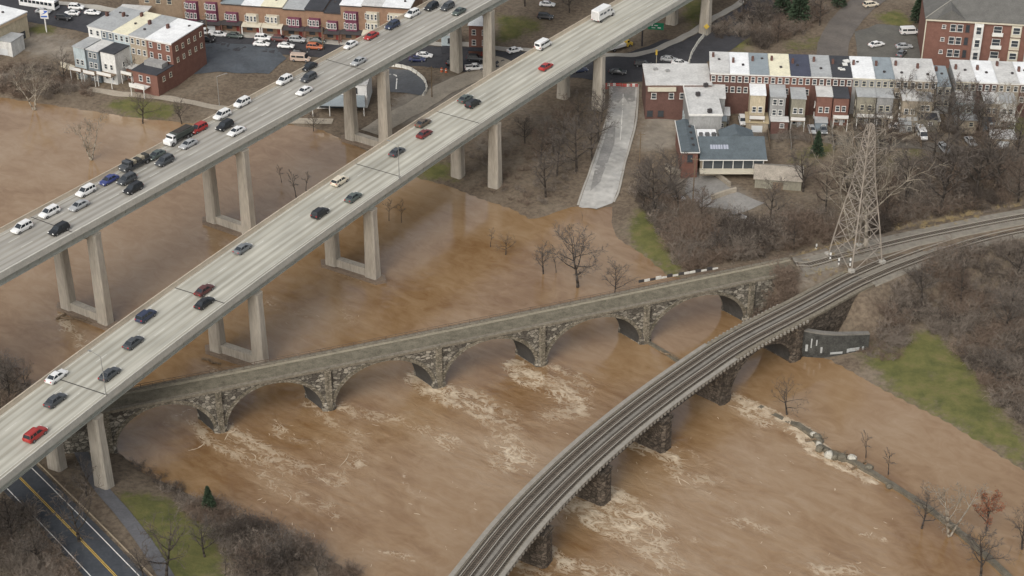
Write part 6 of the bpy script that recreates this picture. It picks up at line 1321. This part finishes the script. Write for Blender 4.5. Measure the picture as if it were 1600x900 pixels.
thicket('brush in the lower left corner beside the drive', [(-10, 795), (40, 795), (70, 830), (112, 895), (120, 910), (-10, 910)], 110, 1.5, 3.8, [TWIG, TWIG_R, TWIG_P])
thicket('leafless brush along the near river bank', [(195, 715), (240, 735), (345, 790), (430, 830), (560, 895), (560, 910), (370, 910), (345, 850), (250, 765)], 230, 1.4, 3.6, [TWIG_R, TWIG, TWIG_D])
thicket('brush on the far bank at the left', [(0, 110), (60, 105), (130, 118), (160, 150), (60, 160), (0, 150)], 150, 1.5, 3.5, [TWIG, TWIG_R])
thicket('bare shrubs and weeds in the terrace back yards', [(1110, 200), (1330, 190), (1470, 200), (1600, 205), (1600, 235), (1330, 225), (1200, 225)], 190, .8, 2.4, [TWIG, TWIG_R, TWIG_D])
thicket('dark brush between the two bridge abutments', [(1185, 470), (1222, 440), (1245, 445), (1230, 470), (1200, 497), (1185, 492)], 70, 2, 4.0, [TWIG_D, TWIG_R])
thicket('sparse brush on the muddy bank under the near bridge', [(700, 270), (760, 215), (830, 200), (900, 215), (900, 300), (830, 330), (760, 300)], 110, .8, 2.2, [TWIG, TWIG_R])
thicket('brush between the upper road and the terrace at the top', [(1100, 55), (1200, 2), (1300, 0), (1270, 50), (1190, 78)], 190, 1.6, 4.0, [TWIG_R, TWIG, TWIG_D])
thicket('brush at the left edge beyond the near bridge', [(-40, 555), (12, 578), (50, 612), (60, 640), (-40, 660)], 60, 1.5, 3.6, [TWIG, TWIG_R])
thicket('low brush beside the abutment wall and lagoon', [(1290, 500), (1350, 500), (1420, 520), (1400, 570), (1360, 560)], 60, 1.0, 2.6, [TWIG_R, TWIG])
thicket('dry tan weeds along the upper railway embankment', [(1380, 358), (1440, 342), (1530, 322), (1610, 310), (1610, 326), (1500, 350), (1400, 372)], 200, .5, 1.2, [DRY, DRY, TWIG])
thicket('dry weeds around the foot of the lattice tower', [(1190, 420), (1300, 390), (1380, 395), (1330, 425), (1260, 450)], 140, .4, 1.0, [DRY, TWIG, DRY])

# ------------------------------------------------------------------ street furniture
def lamp(px, py, h_, label, rz_, q=None, arm=2.2):
    q = q if q is not None else G(px, py); t = empty('street_lamp', label, 'street lamp', q, radians(rz_)); MB().tube((0, 0, 0), (0, 0, h_), .10, .06, 6).build('pole', GALV, t); MB().tube((0, 0, h_), (arm, 0, h_ + .5), .05, .04, 5).build('arm', GALV, t); MB().box((arm + .3, 0, h_ + .46), (.7, .28, .14)).build('lamp_head', GALV, t); MB().tube((0, 0, -.3), (0, 0, .4), .2, .16, 6).build('base', GALV, t)
lamp(343, 166, 8.5, 'grey street lamp on the far bank beside the far bridge', 20)
for px, lb in ((613, 'slender lamp on the right parapet of the near bridge past midspan'), (146, 'slender lamp on the right parapet at the lower joint of the near bridge'), (1345, '')):
    if not lb: continue
    q = P(px, {613: 275, 146: 610}[px], DECKZ + .9); d = NEAR.near(q); lamp(0, 0, 8.0, lb, 150, NEAR.off(d, HW - .15, DECKZ + .9))
def pole(px, py, h_, label, wires=True):
    q = G(px, py); t = empty('utility_pole', label, 'pole', q, random.uniform(-.3, .3)); MB().tube((0, 0, -.5), (0, 0, h_), .17, .11, 6).build('shaft', LOG, t); MB().box((0, 0, h_ - .7), (2.2, .12, .14)).build('cross_arm', LOG, t)
    for x in (-.9, 0, .9): MB().tube((x, 0, h_ - .62), (x, 0, h_ - .38), .06, .05, 5).build('insulator', GALV, t)
pole(1082, 322, 13, 'tall utility pole in front of the restaurant'); pole(999, 258, 9, 'utility pole at the right kerb of the riverside road'); pole(675, 152, 9, 'dark utility pole beside the paved court'); pole(609, 194, 6, 'short utility pole beside the far bridge column'); pole(505, 78, 8, 'utility pole in front of the street terrace'); pole(325, 64, 8, 'utility pole at the corner of the parking lot')
def barrier(pts, label, group, mat, ln_=1.9):
    l_ = Line([G(*q) for q in pts], 1); nm = MB().rings([[(x, -.3, 0), (x, .3, 0), (x, .16, .3), (x, .1, .85), (x, -.1, .85), (x, -.16, .3)][::-1] for x in (-ln_ / 2, ln_ / 2)]).mesh('concrete_barrier', mat)
    for n_, d in enumerate(np.arange(ln_ / 2, l_.len - ln_ / 2, ln_ + .25)):
        q = l_.at(d); tt = l_.tan(d); o = link('concrete_barrier', nm); o.location = (q.x, q.y, h1(q.x, q.y) + .1); o.rotation_euler = (0, 0, atan2(tt.y, tt.x) + random.uniform(-.06, .06)); tag(o, label % ORD[min(n_, 15)], 'barrier', group)
barrier([(594, 105), (622, 105), (644, 111), (660, 123), (667, 138), (661, 151)], 'pale concrete barrier, %s along the ring around the paved court', 'barriers around the paved court', M('barrier_pale', (.62, .60, .53), .85, .2, 1.2))
barrier([(1076, 100), (1082, 82), (1092, 66), (1100, 56)], 'small pale barrier block, %s up the edge of the road junction', 'barriers at the junction', MATS['barrier_pale'])
RED = M('barricade_red', (.46, .06, .045), .6, .1, 1)
for i, (px, py) in enumerate(((951, 136), (964, 136), (977, 137), (990, 137), (944, 141))):
    q = G(px, py); t = empty('road_barricade', 'red and white road barricade closing the riverside road, %s' % ['second from left', 'middle one', 'second from right', 'rightmost', 'leftmost by the pier'][i], 'barricade', q, radians(-2), 'road barricades')
    for z in (.5, .95):
        for k in range(3): MB().box((-.75 + k * .75, 0, z), (.74, .08, .34)).build('board', RED if (k + i) % 3 != 1 else PAINT_W, t)
    for x in (-.8, .8): MB().box((x, .1, .55), (.08, .5, 1.2)).build('leg', GALV, t)
o = G(1003, 72); t = empty('road_sign', 'green overhead road sign on a dark post beside the near bridge', 'sign', o, radians(-10)); MB().tube((0, 0, -.4), (0, 0, 7.5), .28, .2, 8).build('post', TRIM_D, t); MB().box((3.6, -.1, 6.2), (4.4, .14, 2.0)).build('sign_panel', M('sign_green', (.02, .22, .11), .5), t); MB().tube((0, 0, 6.4), (5.6, 0, 6.4), .1, .1, 5).build('arm', GALV, t)
for x, z, a_, b_ in ((2.6, 6.5, .5, .5), (3.7, 6.45, 1.0, .3), (4.6, 5.8, .9, .3), (3.0, 5.75, 1.0, .25)): MB().box((x, -.19, z), (a_, .03, b_)).build('sign_lettering', PAINT_W, t)
o = G(1025, 108); t = empty('traffic_signal', 'yellow cased traffic signal on a pale pole at the junction', 'traffic light', o); MB().tube((0, 0, -.3), (0, 0, 5.6), .1, .08, 6).build('pole', TRIM_C, t); MB().box((-.1, -.2, 5.0), (.5, .4, 1.4)).build('signal_head', paint('yellow'), t)
o = G(1103, 58); t = empty('warning_sign', 'yellow warning sign on a post beside the upper road', 'sign', o); MB().tube((0, 0, -.3), (0, 0, 3.4), .07, .07, 5).build('post', GALV, t); q = MB().box((0, 0, 0), (1.2, .06, 1.2)).build('sign_panel', paint('yellow'), t); q.location = (0, -.06, 3.2); q.rotation_euler = (0, radians(45), 0)
for px, py, lb in ((690, 112, 'orange construction drum beside the far bridge pier'), (577, 222, 'orange drum at the foot of the far bridge pier'), (697, 113, 'second orange drum beside the far bridge pier')):
    q = G(px, py); t = empty('traffic_drum', lb, 'drum', q); MB().rings([[(r_ * cos(2 * pi * i / 10), r_ * sin(2 * pi * i / 10), z) for i in range(10)] for z, r_ in ((0, .4), (.1, .32), (.55, .3), (1.1, .26))]).build('body', M('drum_orange', (.55, .13, .05), .6), t); MB().rings([[(r_ * cos(2 * pi * i / 10), r_ * sin(2 * pi * i / 10), z) for i in range(10)] for z, r_ in ((.6, .305), (.8, .295))]).build('band', PAINT_W, t)
# guard rail along the drive
gr = empty('guard_rail', 'tan guard rail along the river side of the dark drive', 'guard rail', DR.at(DR.len / 2)); inv = Matrix.Translation(-Vector(gr.location)); R = []; n = int(DR.len / 2)
for i in range(n + 1):
    q = DR.off(DR.len * i / n, -4.5); z = h1(q.x, q.y); tt = DR.tan(DR.len * i / n) ; nr = Vector((tt.y, -tt.x, 0)) * .06; R.append([q - nr + Vector((0, 0, z - q.z + .5)), q + nr + Vector((0, 0, z - q.z + .5)), q + nr + Vector((0, 0, z - q.z + .82)), q - nr + Vector((0, 0, z - q.z + .82))])
    if i % 2 == 0: p_ = MB().box((q.x, q.y, z + .3), (.16, .16, 1.0)).build('post', LOG, gr); p_.matrix_parent_inverse = inv
p_ = MB().rings(R).build('rail', M('rail_tan', (.33, .27, .19), .7, .15, 1), gr); p_.matrix_parent_inverse = inv
# fence line of white posts by the tower
for i, (px, py) in enumerate(((1273, 398), (1297, 406), (1310, 415), (1275, 392), (1328, 415))):
    q = G(px, py); t = empty('marker_post', 'white trackside marker post near the lattice tower, %s' % ['second from left', 'middle one', 'black and white banded', 'leftmost', 'rightmost low one'][i], 'post', q, 0, 'trackside posts'); MB().box((0, 0, .8), (.3, .3, 1.9)).build('shaft', TRIM_W, t); MB().box((0, 0, 1.0), (.33, .33, .4)).build('band', TRIM_D, t)
